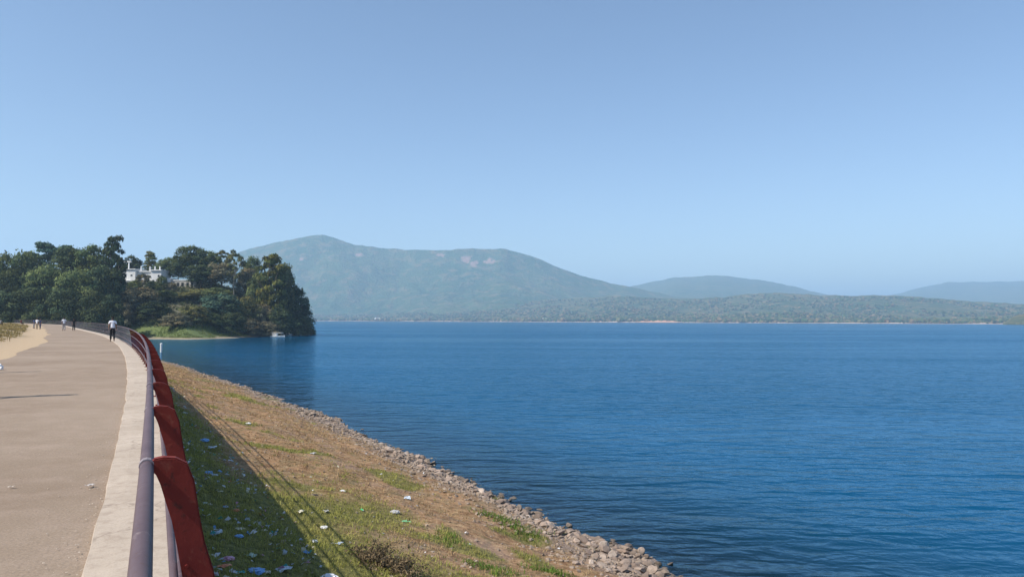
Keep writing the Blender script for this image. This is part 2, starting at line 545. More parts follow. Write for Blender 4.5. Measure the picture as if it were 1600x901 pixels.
c = mixc(nt, ramp(nt, a5.outputs['Fac'], [(0.54, 0), (0.64, 0.85)]), c, (0.52, 0.37, 0.22))
c = mixc(nt, ramp(nt, a5.outputs['Fac'], [(0.34, 0.85), (0.44, 0)]), c, (0.10, 0.075, 0.042))
c = mixc(nt, ramp(nt, a2.outputs['Fac'], [(0.30, 0.8), (0.42, 0)]), c, (0.085, 0.062, 0.038))
c = mixc(nt, st, c, mixc(nt, ramp(nt, a2.outputs['Fac'], [(0.35, 0), (0.6, 1)]), (0.12, 0.09, 0.075), (0.36, 0.285, 0.24)))
c = mixc(nt, gr, c, mixc(nt, ramp(nt, a5.outputs['Fac'], [(0.35, 0), (0.65, 1)]), (0.075, 0.080, 0.028), (0.27, 0.245, 0.085)))
L.new(c, P.inputs['Base Color']); P.inputs['Roughness'].default_value = 0.95; P.inputs['Specular IOR Level'].default_value = 0.1
hb = N.new('ShaderNodeMath'); hb.operation = 'MULTIPLY_ADD'
L.new(a3.outputs['Fac'], hb.inputs[0]); hb.inputs[1].default_value = 0.35; L.new(a2.outputs['Fac'], hb.inputs[2])
L.new(bump(nt, hb.outputs[0], 0.9, 0.07), P.inputs['Normal'])
ss = [-14.0]
while ss[-1] < _s[-1] - 4: ss.append(ss[-1] + max(0.16, ss[-1] * 0.012))
ss = np.array(ss)
pp = np.concatenate([np.arange(0.30, 15.0, 0.17), np.arange(15.0, 20, 0.6), [22, 26, 32, 40]])
sg, pg = np.meshgrid(ss, pp, indexing='ij')
x, y = dam(sg, pg); z = emb(sg, pg)
stony = sstep(10.6, 12.6, pg + (fbm(sg * 0.4, pg * 0.4, 41, 3) - 0.5) * 2.0)
embank = link_mesh('embankment', np.stack([x.ravel(), y.ravel(), z.ravel()], -1), grid_faces(*sg.shape)[:, ::-1], m, None, True,
                   attrs={'green': green_at(sg, pg).ravel(), 'stony': stony.ravel()})
tag(embank, kind='structure')

# ------------------------------------------------------------------ railing: bent red posts and three pipes
m, nt, N, L, P = new_mat('red_paint')
pos = geo_pos(nt)
a1 = noise_node(nt, 3.5, 6, 0.65, pos); a2 = noise_node(nt, 26, 5, 0.7, pos)
c = mixc(nt, ramp(nt, a1.outputs['Fac'], [(0.35, 0), (0.7, 1)]), (0.125, 0.014, 0.011), (0.18, 0.024, 0.016))
a3 = noise_node(nt, 9, 6, 0.75, pos, 0.8)
c = mixc(nt, ramp(nt, a2.outputs['Fac'], [(0.58, 0), (0.68, 0.8)]), c, (0.055, 0.016, 0.012))
c = mixc(nt, ramp(nt, a3.outputs['Fac'], [(0.56, 0), (0.66, 0.5)]), c, (0.26, 0.085, 0.055))
c = mixc(nt, ramp(nt, a3.outputs['Fac'], [(0.30, 0.75), (0.38, 0)]), c, (0.075, 0.012, 0.012))
L.new(c, P.inputs['Base Color']); P.inputs['Roughness'].default_value = 0.75; P.inputs['Specular IOR Level'].default_value = 0.25
L.new(bump(nt, a2.outputs['Fac'], 0.35, 0.005), P.inputs['Normal'])
M['red'] = m
m, nt, N, L, P = new_mat('pipe_paint')
pos = geo_pos(nt)
a1 = noise_node(nt, 4, 6, 0.65, pos); a2 = noise_node(nt, 40, 4, 0.7, pos)
c = mixc(nt, ramp(nt, a1.outputs['Fac'], [(0.3, 0), (0.7, 1)]), (0.076, 0.050, 0.058), (0.120, 0.084, 0.092))
a3 = noise_node(nt, 11, 6, 0.75, pos, 0.6)
c = mixc(nt, ramp(nt, a2.outputs['Fac'], [(0.56, 0), (0.68, 0.7)]), c, (0.095, 0.055, 0.045))
c = mixc(nt, ramp(nt, a3.outputs['Fac'], [(0.58, 0), (0.66, 0.55)]), c, (0.24, 0.19, 0.19))
c = mixc(nt, ramp(nt, a3.outputs['Fac'], [(0.28, 0.7), (0.36, 0)]), c, (0.06, 0.035, 0.035))
L.new(c, P.inputs['Base Color']); P.inputs['Roughness'].default_value = 0.55; P.inputs['Specular IOR Level'].default_value = 0.25
L.new(bump(nt, a2.outputs['Fac'], 0.15, 0.002), P.inputs['Normal'])
M['pipe'] = m
M['weld'] = simple('weld', (0.24, 0.20, 0.21), (0.34, 0.29, 0.30), 30, 0.6, 0.3, 0.003, metallic=0.3)

railing = empty('railing', (0, 0, 0))
tag(railing, 'long curving railing of grey pipes on bent red posts along the lake side', 'railing')
s_end = dam_s(330)
def rail(name, P, z, r):
    ss = s_samples(-6, s_end)
    x, y = dam(ss, P)
    mb = MB(); mb.tube([(a, b, z + 0.004 * math.sin(c * 1.9)) for a, b, c in zip(x, y, ss)], r, 12)
    return mb.build(name, M['pipe'], railing, True)
rail('top_rail', -0.021, 1.05, 0.0225)
rail('middle_rail', 0.068, 0.70, 0.014)
rail('lower_rail', 0.128, 0.34, 0.018)
inner = [(-0.004, 1.032), (0.008, 1.018), (0.022, 0.985), (0.041, 0.92), (0.060, 0.858), (0.078, 0.77), (0.096, 0.67), (0.130, 0.40), (0.170, 0.02)]
outer = [(-0.004, 1.072), (0.030, 1.077), (0.068, 1.072), (0.106, 1.05), (0.130, 0.985), (0.150, 0.858), (0.168, 0.77), (0.198, 0.67), (0.242, 0.40), (0.284, 0.02)]
poly = inner + outer[::-1]
def post_mesh(inner=inner, outer=outer):
    poly = inner + outer[::-1]
    bm = bmesh.new()
    t = 0.022
    fa = [bm.verts.new((p, -t, z)) for p, z in poly]
    fb = [bm.verts.new((p, t, z)) for p, z in poly]
    n = len(poly)
    ni = len(inner); no = len(outer)
    # faces as quads between the inner and outer outline
    def strip(vs, flip):
        a = vs[:ni]; b = vs[ni:][::-1]
        for k in range(ni - 1):
            q = [a[k], a[k + 1], b[k + 2], b[k + 1]]
            bm.faces.new(q if not flip else q[::-1])
        q = [a[0], b[1], b[0]]
        bm.faces.new(q if flip else q)
    strip(fa, False); strip(fb, True)
    for k in range(n):
        k2 = (k + 1) % n
        bm.faces.new((fa[k], fb[k], fb[k2], fa[k2]))
    bmesh.ops.recalc_face_normals(bm, faces=bm.faces)
    bmesh.ops.bevel(bm, geom=[e for e in bm.edges if e.calc_face_angle(0) > 1.0], offset=0.005, segments=2, affect='EDGES')
    me = bpy.data.meshes.new('post'); bm.to_mesh(me); bm.free()
    me.materials.append(M['red'])
    return me
pm = post_mesh()
slim_inner = [(p - 0.006, z) for p, z in inner]
slim_outer = [(-0.004, 1.072)] + [(p + 0.026, z) for p, z in inner]
pmg = post_mesh(slim_inner, slim_outer); pmg.materials[0] = simple('sunlit_pale_paint', (0.30, 0.27, 0.27), (0.42, 0.38, 0.37), 6, 0.7, 0.2, 0.004)  # far posts coloured pale to stand in for the sunlit far rails
mb = MB(); mb.tube([(-0.021, -0.02, 1.05), (-0.021, 0.02, 1.05)], 0.025, 12); 
cm = bpy.data.meshes.new('collar'); cm.from_pydata(mb.v, [], mb.f); cm.materials.append(M['weld'])
mb = MB(); mb.box(0.135, 0.285, -0.06, 0.06, 0.028, 0.046)
bpm = bpy.data.meshes.new('base_plate'); bpm.from_pydata(mb.v, [], mb.f); bpm.materials.append(M['red'])
mb = MB(); mb.tube([(0, -0.03, 0), (0, 0.03, 0)], 0.006, 6)
btm = bpy.data.meshes.new('bolt'); btm.from_pydata(mb.v, [], mb.f); btm.materials.append(M['red'])
pms = pmg.copy(); pms.materials[0] = M['red']
s1 = dam_s(2.55)
k = -2
while True:
    s = s1 + k * 1.66
    if s > s_end: break
    x, y = dam(s, 0)
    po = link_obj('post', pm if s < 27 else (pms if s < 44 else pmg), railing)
    po.location = (x, y, 0); po.rotation_euler = (0, 0, dam_ang(s) + (random.random() - 0.5) * 0.05)
    if s < 60:
        link_obj('collar', cm, po); link_obj('base_plate', bpm, po)
        if s < 16:
            for bz, bp in ((0.70, 0.11), (0.34, 0.16)):
                bo = link_obj('bolt', btm, po); bo.location = (bp, 0, bz)
    k += 1

# ------------------------------------------------------------------ stones at the water's edge
def rock_mesh(name, seed, flat):
    bm = bmesh.new()
    bmesh.ops.create_icosphere(bm, subdivisions=2, radius=0.5)
    r = random.Random(seed)
    pl = [(Vector((r.gauss(0, 1), r.gauss(0, 1), r.gauss(0, 1))).normalized(), r.uniform(0.20, 0.40)) for _ in range(9)]
    for v in bm.verts:
        for nrm, d in pl:
            t = v.co.dot(nrm)
            if t > d: v.co -= nrm * (t - d)
        v.co += Vector((r.gauss(0, 1), r.gauss(0, 1), r.gauss(0, 1))) * 0.022
        v.co.z *= flat
    me = bpy.data.meshes.new(name); bm.to_mesh(me); bm.free()
    return me
def wet(nt, c, lo=0.04, hi=0.30):
    sp = nt.nodes.new('ShaderNodeSeparateXYZ'); nt.links.new(geo_pos(nt), sp.inputs[0])
    mr = nt.nodes.new('ShaderNodeMapRange'); nt.links.new(sp.outputs[2], mr.inputs[0])
    mr.inputs[1].default_value = WATER + lo; mr.inputs[2].default_value = WATER + hi
    mr.inputs[3].default_value = 0.72; mr.inputs[4].default_value = 0.0
    return mixc(nt, mr.outputs[0], c, (0.05, 0.042, 0.03))
def stone_mat():
    m, nt, N, L, P = new_mat('stone')
    v = obj_pos(nt); info = N.new('ShaderNodeObjectInfo')
    n = noise_node(nt, 3.5, 6, 0.7, v); n2 = noise_node(nt, 16, 4, 0.7, v)
    c = ramp(nt, info.outputs['Random'], [(0.0, (0.30, 0.215, 0.165)), (0.35, (0.42, 0.325, 0.26)), (0.7, (0.20, 0.145, 0.115)), (1.0, (0.52, 0.43, 0.36))])
    c = mixc(nt, ramp(nt, n.outputs['Fac'], [(0.45, 0), (0.7, 0.65)]), c, (0.15, 0.115, 0.09))
    c = mixc(nt, ramp(nt, n2.outputs['Fac'], [(0.55, 0), (0.75, 0.5)]), c, (0.45, 0.39, 0.33))
    c = wet(nt, c)
    L.new(c, P.inputs['Base Color']); P.inputs['Roughness'].default_value = 0.9
    L.new(bump(nt, n2.outputs['Fac'], 0.6, 0.05), P.inputs['Normal'])
    return m
SM = stone_mat()
rocks = [rock_mesh('stone', 100 + i, f) for i, f in enumerate([0.6, 0.45, 0.4, 0.7, 0.5, 0.35, 0.55, 0.42, 0.5, 0.32])]
for r_ in rocks: r_.materials.append(SM)
cand = []
for i in range(9000):
    s = 17 + 118 * random.random() ** 1.6
    P = random.gauss(13.2, 0.8)
    if P > 15.2 or P < 10.8: continue
    if float(fbm(s * 0.55, P * 0.9, 201, 3)) < 0.40: continue
    size = random.choice([0.09, 0.11, 0.13, 0.16, 0.18, 0.21, 0.25, 0.30, 0.38]) * random.uniform(0.8, 1.15) * (0.7 if P < 12.2 else 1.0)
    cand.append((s, P, size))
cand.sort(key=lambda c: -c[2] / (c[0] + 4))
placed = []; stones = []
for s, P, size in cand:
    x, y = dam(s, P); x = float(x); y = float(y)
    if any((x - a) ** 2 + (y - b) ** 2 < (0.36 * (size + q)) ** 2 for a, b, q in placed): continue
    placed.append((x, y, size)); stones.append((s, P, x, y, size))
stones.sort(key=lambda c: -c[4] / (c[0] + 4))
sv = []; sf = []; nn = 0
def xf(me, loc, sc, rot):
    co = np.empty(len(me.vertices) * 3); me.vertices.foreach_get('co', co)
    co = co.reshape(-1, 3) * np.array(sc)
    mt = np.array(rot.to_matrix())
    return co @ mt.T + np.array(loc)
from mathutils import Euler
rock_faces = [np.array([p.vertices[:] for p in r_.polygons]) for r_ in rocks]
for i, (s, P, x, y, size) in enumerate(stones):
    z = float(emb(s, P)) + size * random.uniform(0.02, 0.2)
    sc = (size * random.uniform(0.9, 1.4), size * random.uniform(0.8, 1.15), size * random.uniform(0.8, 1.2))
    rot = Euler((random.gauss(0, 0.3), random.gauss(0, 0.3), random.uniform(0, 6.28)))
    if i < 295:
        o = link_obj('stone', rocks[i % len(rocks)], embank)
        o.location = (x, y, z); o.scale = sc; o.rotation_euler = rot
    else:
        q = i % len(rocks)
        v = xf(rocks[q], (x, y, z), sc, rot)
        sv.append(v); sf.append(rock_faces[q] + nn); nn += len(v)
# small stones and clods further up the bank
small = []
for i in range(9000):
    s = 8 + 95 * random.random() ** 1.7
    P = random.choice([random.uniform(2, 14), random.gauss(11.8, 1.3), random.gauss(12.8, 0.7), random.gauss(12.6, 0.9)])
    if P < 1 or P > 15.5: continue
    if random.random() < float(green_at(s, P)) * 0.85: continue
    size = random.uniform(0.03, 0.13) * (1.0 if P < 10 else 1.5)
    x, y = dam(s, P)
    q = i % len(rocks)
    rot = Euler((random.gauss(0, 0.4), random.gauss(0, 0.4), random.uniform(0, 6.28)))
    v = xf(rocks[q], (float(x), float(y), float(emb(s, P)) + size * 0.1), (size * 1.3, size, size), rot)
    sv.append(v); sf.append(rock_faces[q] + nn); nn += len(v)
SM2 = simple('rubble_stone', (0.17, 0.125, 0.09), (0.36, 0.29, 0.235), 2.2, 0.9, 0.5, 0.05, world_space=True)
tag(link_mesh('rubble', np.concatenate(sv), np.concatenate(sf), SM2, embank), kind='stuff')

# loose grit and leaves along the kerb and over the road
sv = []; sf = []; nn = 0
for i in range(1500):
    s = 2.2 + 26 * random.random() ** 1.8
    P = random.choice([-0.345 - abs(random.gauss(0, 0.07)), -0.345 - abs(random.gauss(0, 0.16)), random.uniform(-3.0, -0.4)])
    size = random.choice([0.004, 0.006, 0.008, 0.011, 0.015])
    x, y = dam(s, P); q = i % len(rocks)
    v = xf(rocks[q], (float(x), float(y), 0.006 + size * 0.15), (size * 1.3, size, size * 0.8), Euler((0, 0, random.uniform(0, 6.28))))
    sv.append(v); sf.append(rock_faces[q] + nn); nn += len(v)
tag(link_mesh('grit', np.concatenate(sv), np.concatenate(sf), simple('grit_stone', (0.30, 0.24, 0.19), (0.55, 0.47, 0.38), 7, 0.9, 0.2, 0.01, world_space=True)),
    'loose grit strewn along the kerb and the road', kind='stuff')

# ------------------------------------------------------------------ grass
def blades(pts, hts, wid, cols, nb, lean, name, trans=0.3):
    """pts (n,3) tuft positions; nb blades each"""
    n = len(pts)
    ti = np.repeat(np.arange(n), nb)
    a = rng.uniform(0, 2 * math.pi, n * nb)
    ln = np.abs(rng.normal(0, lean, n * nb))
    h = hts[ti] * rng.uniform(0.55, 1.15, n * nb)
    base = pts[ti] + np.stack([rng.normal(0, 1, n * nb), rng.normal(0, 1, n * nb), np.zeros(n * nb)], -1) * (hts[ti] * 0.45)[:, None]
    base[:, 2] -= 0.012
    d = np.stack([np.cos(a), np.sin(a)], -1)
    w = wid[ti] * rng.uniform(0.7, 1.3, n * nb)
    px_ = np.stack([-d[:, 1], d[:, 0], np.zeros(len(d))], -1)
    mid = base + np.stack([d[:, 0] * ln * h * 0.35, d[:, 1] * ln * h * 0.35, h * 0.6], -1)
    tip = base + np.stack([d[:, 0] * ln * h, d[:, 1] * ln * h, h * np.clip(1.0 - ln * 0.35, 0.3, 1)], -1)
    V = np.stack([base - px_ * w[:, None] / 2, base + px_ * w[:, None] / 2, mid + px_ * w[:, None] * 0.35, mid - px_ * w[:, None] * 0.35, tip], 1).reshape(-1, 3)
    k = np.arange(n * nb) * 5
    f = [[i, i + 1, i + 2, i + 3] for i in k] + [[i + 3, i + 2, i + 4] for i in k]
    cc = np.repeat(np.clip(cols[ti] * rng.uniform(0.7, 1.3, (n * nb, 1)), 0, 1), 5, 0)
    return link_mesh(name, V, f, leaf_mat('grass_' + name, (1, 1, 1), trans), None, False, cols=cc)

def scatter(n, s0, s1, p0, p1, pw):
    s = s0 + (s1 - s0) * rng.uniform(0, 1, n) ** pw
    P = rng.uniform(p0, p1, n)
    return s, P
gs, gP = scatter(46000, 6.5, 75, 0.36, 12.0, 1.9)
gv = green_at(gs, gP)
kp = rng.uniform(0, 1, len(gs)) < gv * 0.9
gs, gP = gs[kp], gP[kp]
gx_, gy_ = dam(gs, gP)
c1 = np.array([0.18, 0.20, 0.05]); c2 = np.array([0.40, 0.36, 0.12])
mixv = fbm(gs * 0.8, gP * 0.8, 51, 3)[:, None]
cols = c1 * (1 - mixv) + c2 * mixv
tag(blades(np.stack([gx_, gy_, emb(gs, gP)], -1), rng.uniform(0.05, 0.13, len(gs)) * (1 + gs / 120), 0.008 + gs * 0.00045, cols, 5, 0.9, 'grass'),
    'short green grass on the bank below the wall', kind='stuff')
gs, gP = scatter(42000, 7.5, 125, 0.5, 12.4, 1.8)
gv = green_at(gs, gP)
kp = rng.uniform(0, 1, len(gs)) < (1 - gv) * np.clip(0.15 + 1.5 * (fbm(gs * 0.6, gP * 0.6, 53, 3) - 0.35), 0.05, 1)
gs, gP = gs[kp], gP[kp]
gx_, gy_ = dam(gs, gP)
mixv = fbm(gs * 0.9, gP * 0.9, 55, 3)[:, None]
cols = np.array([0.30, 0.19, 0.10]) * (1 - mixv) + np.array([0.55, 0.41, 0.23]) * mixv
tag(blades(np.stack([gx_, gy_, emb(gs, gP)], -1), rng.uniform(0.03, 0.10, len(gs)) * (1 + gs / 80), 0.007 + gs * 0.0006, cols, 4, 1.6, 'dry_grass'),
    'dry straw coloured grass over the sunny bank', kind='stuff')
# low weeds by the stones
ws_ = []
for px, py, n, sp in ((820, 826, 120, 0.35), (795, 812, 60, 0.3), (770, 884, 90, 0.3), (848, 884, 60, 0.2), (765, 800, 50, 0.25), (700, 835, 40, 0.3), (880, 893, 40, 0.2)):
    s, P = emb_hit(px, py)
    for _ in range(n): ws_.append((s + random.gauss(0, sp * 1.6), P + random.gauss(0, sp)))
gs = np.array([a for a, b in ws_]); gP = np.array([b for a, b in ws_])
gx_, gy_ = dam(gs, gP)
cols = np.tile(np.array([0.12, 0.19, 0.04]), (len(gs), 1)) * rng.uniform(0.7, 1.4, (len(gs), 1))
tag(blades(np.stack([gx_, gy_, emb(gs, gP)], -1), rng.uniform(0.08, 0.17, len(gs)), np.full(len(gs), 0.02), cols, 5, 0.8, 'weeds'),
    'fresh green weeds between the earth and the stones', kind='stuff')
# dry grass on the verge
gs, gP = scatter(15000, 22, 190, -26, -6.6, 1.3)
gx_, gy_ = dam(gs, gP)
kp = rng.uniform(0, 1, len(gs)) < np.clip(2.2 * (fbm(gs * 0.3, gP * 0.3, 57, 3) - 0.28), 0, 1)
gs, gP, gx_, gy_ = gs[kp], gP[kp], gx_[kp], gy_[kp]
mixv = fbm(gs * 0.4, gP * 0.4, 58, 3)[:, None]
cols = np.array([0.19, 0.16, 0.07]) * (1 - mixv) + np.array([0.36, 0.27, 0.13]) * mixv
tag(blades(np.stack([gx_, gy_, verge_z(gs, gP)], -1), rng.uniform(0.12, 0.38, len(gs)), 0.02 + gs * 0.0006, cols, 5, 0.7, 'verge_grass'),
    'dry tufted grass on the verge left of the road', kind='stuff')
# the brown thicket low on the bank
def dry_bush(px, py, rad, hgt, label, seed):
    s, P = emb_hit(px, py)
    x, y = dam(s, P)
    o = empty('dry_bush', (float(x), float(y), float(emb(s, P)) - 0.02))
    tag(o, label, 'bush')
    r = random.Random(seed)
    mb = MB(); V = []; Fc = []; C = []
    for i in range(60):
        a = r.uniform(0, 6.28); q = rad * math.sqrt(r.random()) * 0.6
        b = Vector((q * math.cos(a), q * math.sin(a), 0))
        t = b + Vector((r.gauss(0, rad * 0.5), r.gauss(0, rad * 0.5), hgt * r.uniform(0.5, 1.1)))
        md = (b + t) / 2 + Vector((0, 0, hgt * 0.1))
        mb.tube([b, md, t], [0.006, 0.004, 0.002], 3, False)
        for _ in range(22):
            u = r.uniform(0.25, 1.05)
            p = b.lerp(t, u) + Vector((r.gauss(0, .05), r.gauss(0, .05), r.gauss(0, .03)))
            d1 = Vector((r.gauss(0, 1), r.gauss(0, 1), r.gauss(0, 1))).normalized() * r.uniform(0.025, 0.05)
            d2 = Vector((r.gauss(0, 1), r.gauss(0, 1), r.gauss(0, 1))).normalized() * 0.018
            n = len(V); V += [p - d1, p + d2, p + d1, p - d2]; Fc.append((n, n + 1, n + 2, n + 3))
            sh = r.uniform(0.6, 1.5); C += [(sh, sh, sh)] * 4
    mb.build('stem', M['bark'], o)
    link_mesh('foliage', [tuple(v) for v in V], Fc, LEAF['dry'], o, cols=np.array(C))
dry_bush(590, 872, 0.55, 0.34, 'brown withered bush beside the rail shadows at the foot of the picture', 1)
dry_bush(632, 893, 0.45, 0.3, 'greyish brown withered bush right of the larger brown one', 2)

# ------------------------------------------------------------------ litter
LIT = {}
def plastic(name, c, rough=0.45):
    if name not in LIT:
        m, nt, N, L, P = new_mat('plastic_' + name)
        n = noise_node(nt, 6, 4, 0.6, obj_pos(nt))
        L.new(mixc(nt, n.outputs['Fac'], tuple(k * 0.8 for k in c), tuple(min(1, k * 1.15) for k in c)), P.inputs['Base Color'])
        P.inputs['Roughness'].default_value = rough
        LIT[name] = m
    return LIT[name]
def crumple(seed, flat):
    bm = bmesh.new()
    bmesh.ops.create_icosphere(bm, subdivisions=3, radius=0.5)
    r = random.Random(seed)
    dirs = [(Vector((r.gauss(0, 1), r.gauss(0, 1), r.gauss(0, 1))).normalized(), r.uniform(3, 9), r.uniform(0, 6)) for _ in range(7)]
    for v in bm.verts:
        nv = v.co.normalized(); k = 0
        for d, fq, ph in dirs: k += abs(math.sin(nv.dot(d) * fq + ph)) - 0.6
        v.co = nv * (0.5 + 0.085 * k)
        v.co.z = max(v.co.z * flat, -0.12)
        v.co.x *= 1.15
    me = bpy.data.meshes.new('bag'); bm.to_mesh(me); bm.free()
    return me
def litter(kind, px, py, wpx, colname, col, label, hit='bank', grp='litter on the bank'):
    if hit == 'bank':
        s, P = emb_hit(px, py); x, y = dam(s, P); z = float(emb(s, P)); x = float(x); y = float(y)
    else:
        x, y = road_hit(px, py); z = 0.006
    w = wpx / F * math.hypot(y, 0)
    seed = int(px * 7 + py)
    r = random.Random(seed)
    mat = plastic(colname, col)
    if kind == 'bag':
        me = crumple(seed, r.uniform(0.45, 0.7)); me.materials.append(mat)
        o = link_obj('plastic_bag', me); o.scale = (w, w * 0.8, w * 0.8); o.location = (x, y, z + 0.08 * w)
        tag(o, label, 'plastic bag', grp)
    elif kind == 'bottle':
        mb = MB(); mb.lathe([(0.02, 0), (0.033, 0.01), (0.033, 0.15), (0.025, 0.18), (0.013, 0.205), (0.013, 0.215)], 10)
        o = empty('plastic_bottle', (x, y, z + 0.03)); b = mb.build('body', mat, o, True)
        mc = MB(); mc.lathe([(0.016, 0.213), (0.016, 0.235)], 10); c = mc.build('cap', plastic('white', (0.75, 0.75, 0.75)), o)
        o.rotation_euler = (R(88), 0, r.uniform(0, 6)); k = w / 0.2; o.scale = (k, k, k)
        tag(o, label, 'bottle', grp)
    else:
        n = 7
        V = []
        for i in range(n):
            for j in range(n):
                u, v = i / (n - 1) - 0.5, j / (n - 1) - 0.5
                fold = abs(math.sin(4.3 * u + 2.1 * v + seed)) + 0.6 * abs(math.sin(7.1 * v - 3.3 * u + seed * 2))
                V.append((u * (0.9 + 0.15 * r.random()) + 0.12 * math.sin(6 * v + seed), v * (0.45 + 0.35 * abs(math.sin(3 * u + seed))) + 0.08 * math.sin(5 * u), 0.06 * r.random() + 0.17 * fold))
        Fq = [(i * n + j, (i + 1) * n + j, (i + 1) * n + j + 1, i * n + j + 1) for i in range(n - 1) for j in range(n - 1)]
        o = link_mesh('plastic_sheet', V, Fq, mat); o.scale = (w, w, w * 0.8); o.location = (x, y, z + 0.01); o.rotation_euler = (0, 0, r.uniform(0, 6))
        md = o.modifiers.new('thick', 'SOLIDIFY'); md.thickness = 0.02
        tag(o, label, 'wrapper', grp)
BLUE = (0.20, 0.40, 0.72); WHITE = (0.75, 0.76, 0.78); PALE = (0.48, 0.54, 0.60); PINK = (0.62, 0.32, 0.45); ORANGE = (0.62, 0.22, 0.10)
TEAL = (0.08, 0.38, 0.36); GREEN = (0.06, 0.42, 0.16); CREAM = (0.62, 0.58, 0.45); GREY = (0.42, 0.42, 0.43); DARK = (0.03, 0.03, 0.035)
for a in [
    ('bag', 406, 888, 23, 'blue', BLUE, 'bright blue plastic bag, the largest in the shade at the bottom'),
    ('bag', 519, 899, 24, 'white', WHITE, 'white plastic bag at the lower edge of the picture between the rail shadows'),
    ('sheet', 450, 886, 22, 'pale_blue', PALE, 'pale blue plastic sheet in the shade right of the bright blue bag'),
    ('sheet', 425, 890, 14, 'cream', CREAM, 'cream wrapper touching the right side of the bright blue bag'),
    ('sheet', 382, 890, 14, 'teal', TEAL, 'teal wrapper just left of the bright blue bag'),
    ('bag', 365, 868, 14, 'pink', PINK, 'pink plastic bag in the shade by the nearest red post'),
    ('sheet', 358, 881, 18, 'orange', ORANGE, 'orange wrapper lying below the pink bag'),
    ('sheet', 400, 865, 18, 'pale_green', (0.42, 0.52, 0.42), 'pale green wrapper right of the pink bag in the shade'),
    ('bag', 380, 834, 12, 'blue', BLUE, 'small blue bag in the middle of the shade above the pale green wrapper'),
    ('sheet', 381, 824, 14, 'cream', CREAM, 'cream scrap resting against the small blue bag in the shade'),
    ('sheet', 347, 830, 20, 'pale_blue', PALE, 'pale blue crumpled sheet in the shade beside the second red post'),
    ('bag', 374, 794, 10, 'orange', ORANGE, 'small orange bag alone in the shade halfway up'),
    ('sheet', 419, 825, 9, 'cream', CREAM, 'small cream scrap near the sunlit edge of the shade'),
    ('bag', 330, 737, 13, 'blue', BLUE, 'blue bag of the pair by the third red post'),
    ('sheet', 341, 741, 12, 'pale_blue', PALE, 'pale blue sheet of the pair by the third red post'),
    ('sheet', 327, 784, 10, 'pale_green', (0.42, 0.52, 0.42), 'pale green scrap by the red posts between the two blue pairs'),
    ('bag', 324, 687, 12, 'blue', BLUE, 'farther blue bag in the shade near the far red posts'),
    ('sheet', 335, 700, 18, 'pale_blue', PALE, 'pale blue sheet spread out below the farther blue bag'),
    ('bag', 292, 645, 8, 'pale_blue', PALE, 'pale bag farthest along the shade under the railing'),
    ('sheet', 350, 766, 7, 'cream', CREAM, 'narrow cream scrap in the middle of the shade'),
    ('bag', 495, 841, 11, 'white', WHITE, 'small white bag on the sunny edge of the wide rail shadow'),
    ('bag', 511, 820, 10, 'white', WHITE, 'white crumpled bag right of the outer rail shadow'),
    ('sheet', 475, 797, 12, 'cream', CREAM, 'cream wrapper lying across the outer rail shadow'),
    ('bag', 539, 764, 8, 'white', WHITE, 'small white bag on green grass above the bare earth'),
    ('bottle', 568, 793, 9, 'green', GREEN, 'bright green bottle on the sunny grass'),
    ('bag', 620, 797, 12, 'grey', GREY, 'grey bag on the brown bank right of the green bottle'),
    ('sheet', 639, 776, 14, 'pale_blue', PALE, 'pale blue sheet on the brown bank above the grey bag'),
    ('sheet', 638, 812, 12, 'leaf_green', (0.15, 0.40, 0.2), 'pale leaf green wrapper on the brown bank below the grey bag'),
    ('bag', 497, 770, 6, 'dark', DARK, 'small black bag on the green grass'),
    ('sheet', 514, 796, 10, 'grey', GREY, 'grey scrap beside the outer rail shadow on green grass'),
    ('bag', 391, 661, 7, 'white', WHITE, 'small white bag far up the dry sunny bank'),
    ('sheet', 493, 707, 9, 'grey', GREY, 'grey scrap on the dry bank near the stones'),
    ('sheet', 535, 845, 11, 'pale_blue', PALE, 'pale scrap on the grass above the brown withered bush'),
]: litter(*a)
litter('sheet', 148, 758, 11, 'paper', (0.55, 0.51, 0.48), 'white paper scrap on the road near the pale kerb', 'road', 'scraps on the road')
litter('sheet', 27, 760, 8, 'faded', (0.5, 0.43, 0.36), 'faint cream paper scrap near the left edge of the road', 'road', 'scraps on the road')
# bits too small to name
V = []; Fq = []; C = []
pal = [WHITE, WHITE, PALE, CREAM, GREY, GREY, CREAM, WHITE, WHITE, TEAL, ORANGE, PINK, PALE, PALE, BLUE]
for i in range(2400):
    s = 8 + 55 * random.random() ** 2.0
    P = random.choice([random.uniform(0.5, 2.9), random.uniform(0.5, 2.9), random.uniform(0.5, 2.9), random.uniform(0.5, 12.5)])
    if float(fbm(s * 0.7, P * 1.1, 211, 3)) < 0.5 and random.random() < 0.75: continue
    x, y = dam(s, P); z = float(emb(s, P))
    q = random.uniform(0.022, 0.07) * (1.1 if P < 3 else 0.9)
    a = random.uniform(0, 6.28)
    dx = Vector((math.cos(a), math.sin(a), random.gauss(0, 0.3))) * q; dy = Vector((-math.sin(a), math.cos(a), random.gauss(0, 0.3))) * q * 0.6
    p = Vector((float(x), float(y), z + 0.03)); u = Vector((0, 0, q * 0.5))
    n = len(V); V += [p - dx, p - dy + u, p + dx, p + dy, p + u * 0.4]
    Fq += [(n, n + 1, n + 4), (n + 1, n + 2, n + 4), (n + 2, n + 3, n + 4), (n + 3, n, n + 4)]
    c = random.choice(pal) if P < 3.2 else random.choice([CREAM, GREY, WHITE, GREY])
    C += [c] * 5
tag(link_mesh('litter', [tuple(v) for v in V], Fq, leaf_mat('litter_bits', (0.9, 0.9, 0.9), 0.2), None, cols=np.array(C)),
    'scattered small scraps of litter over the bank', kind='stuff')

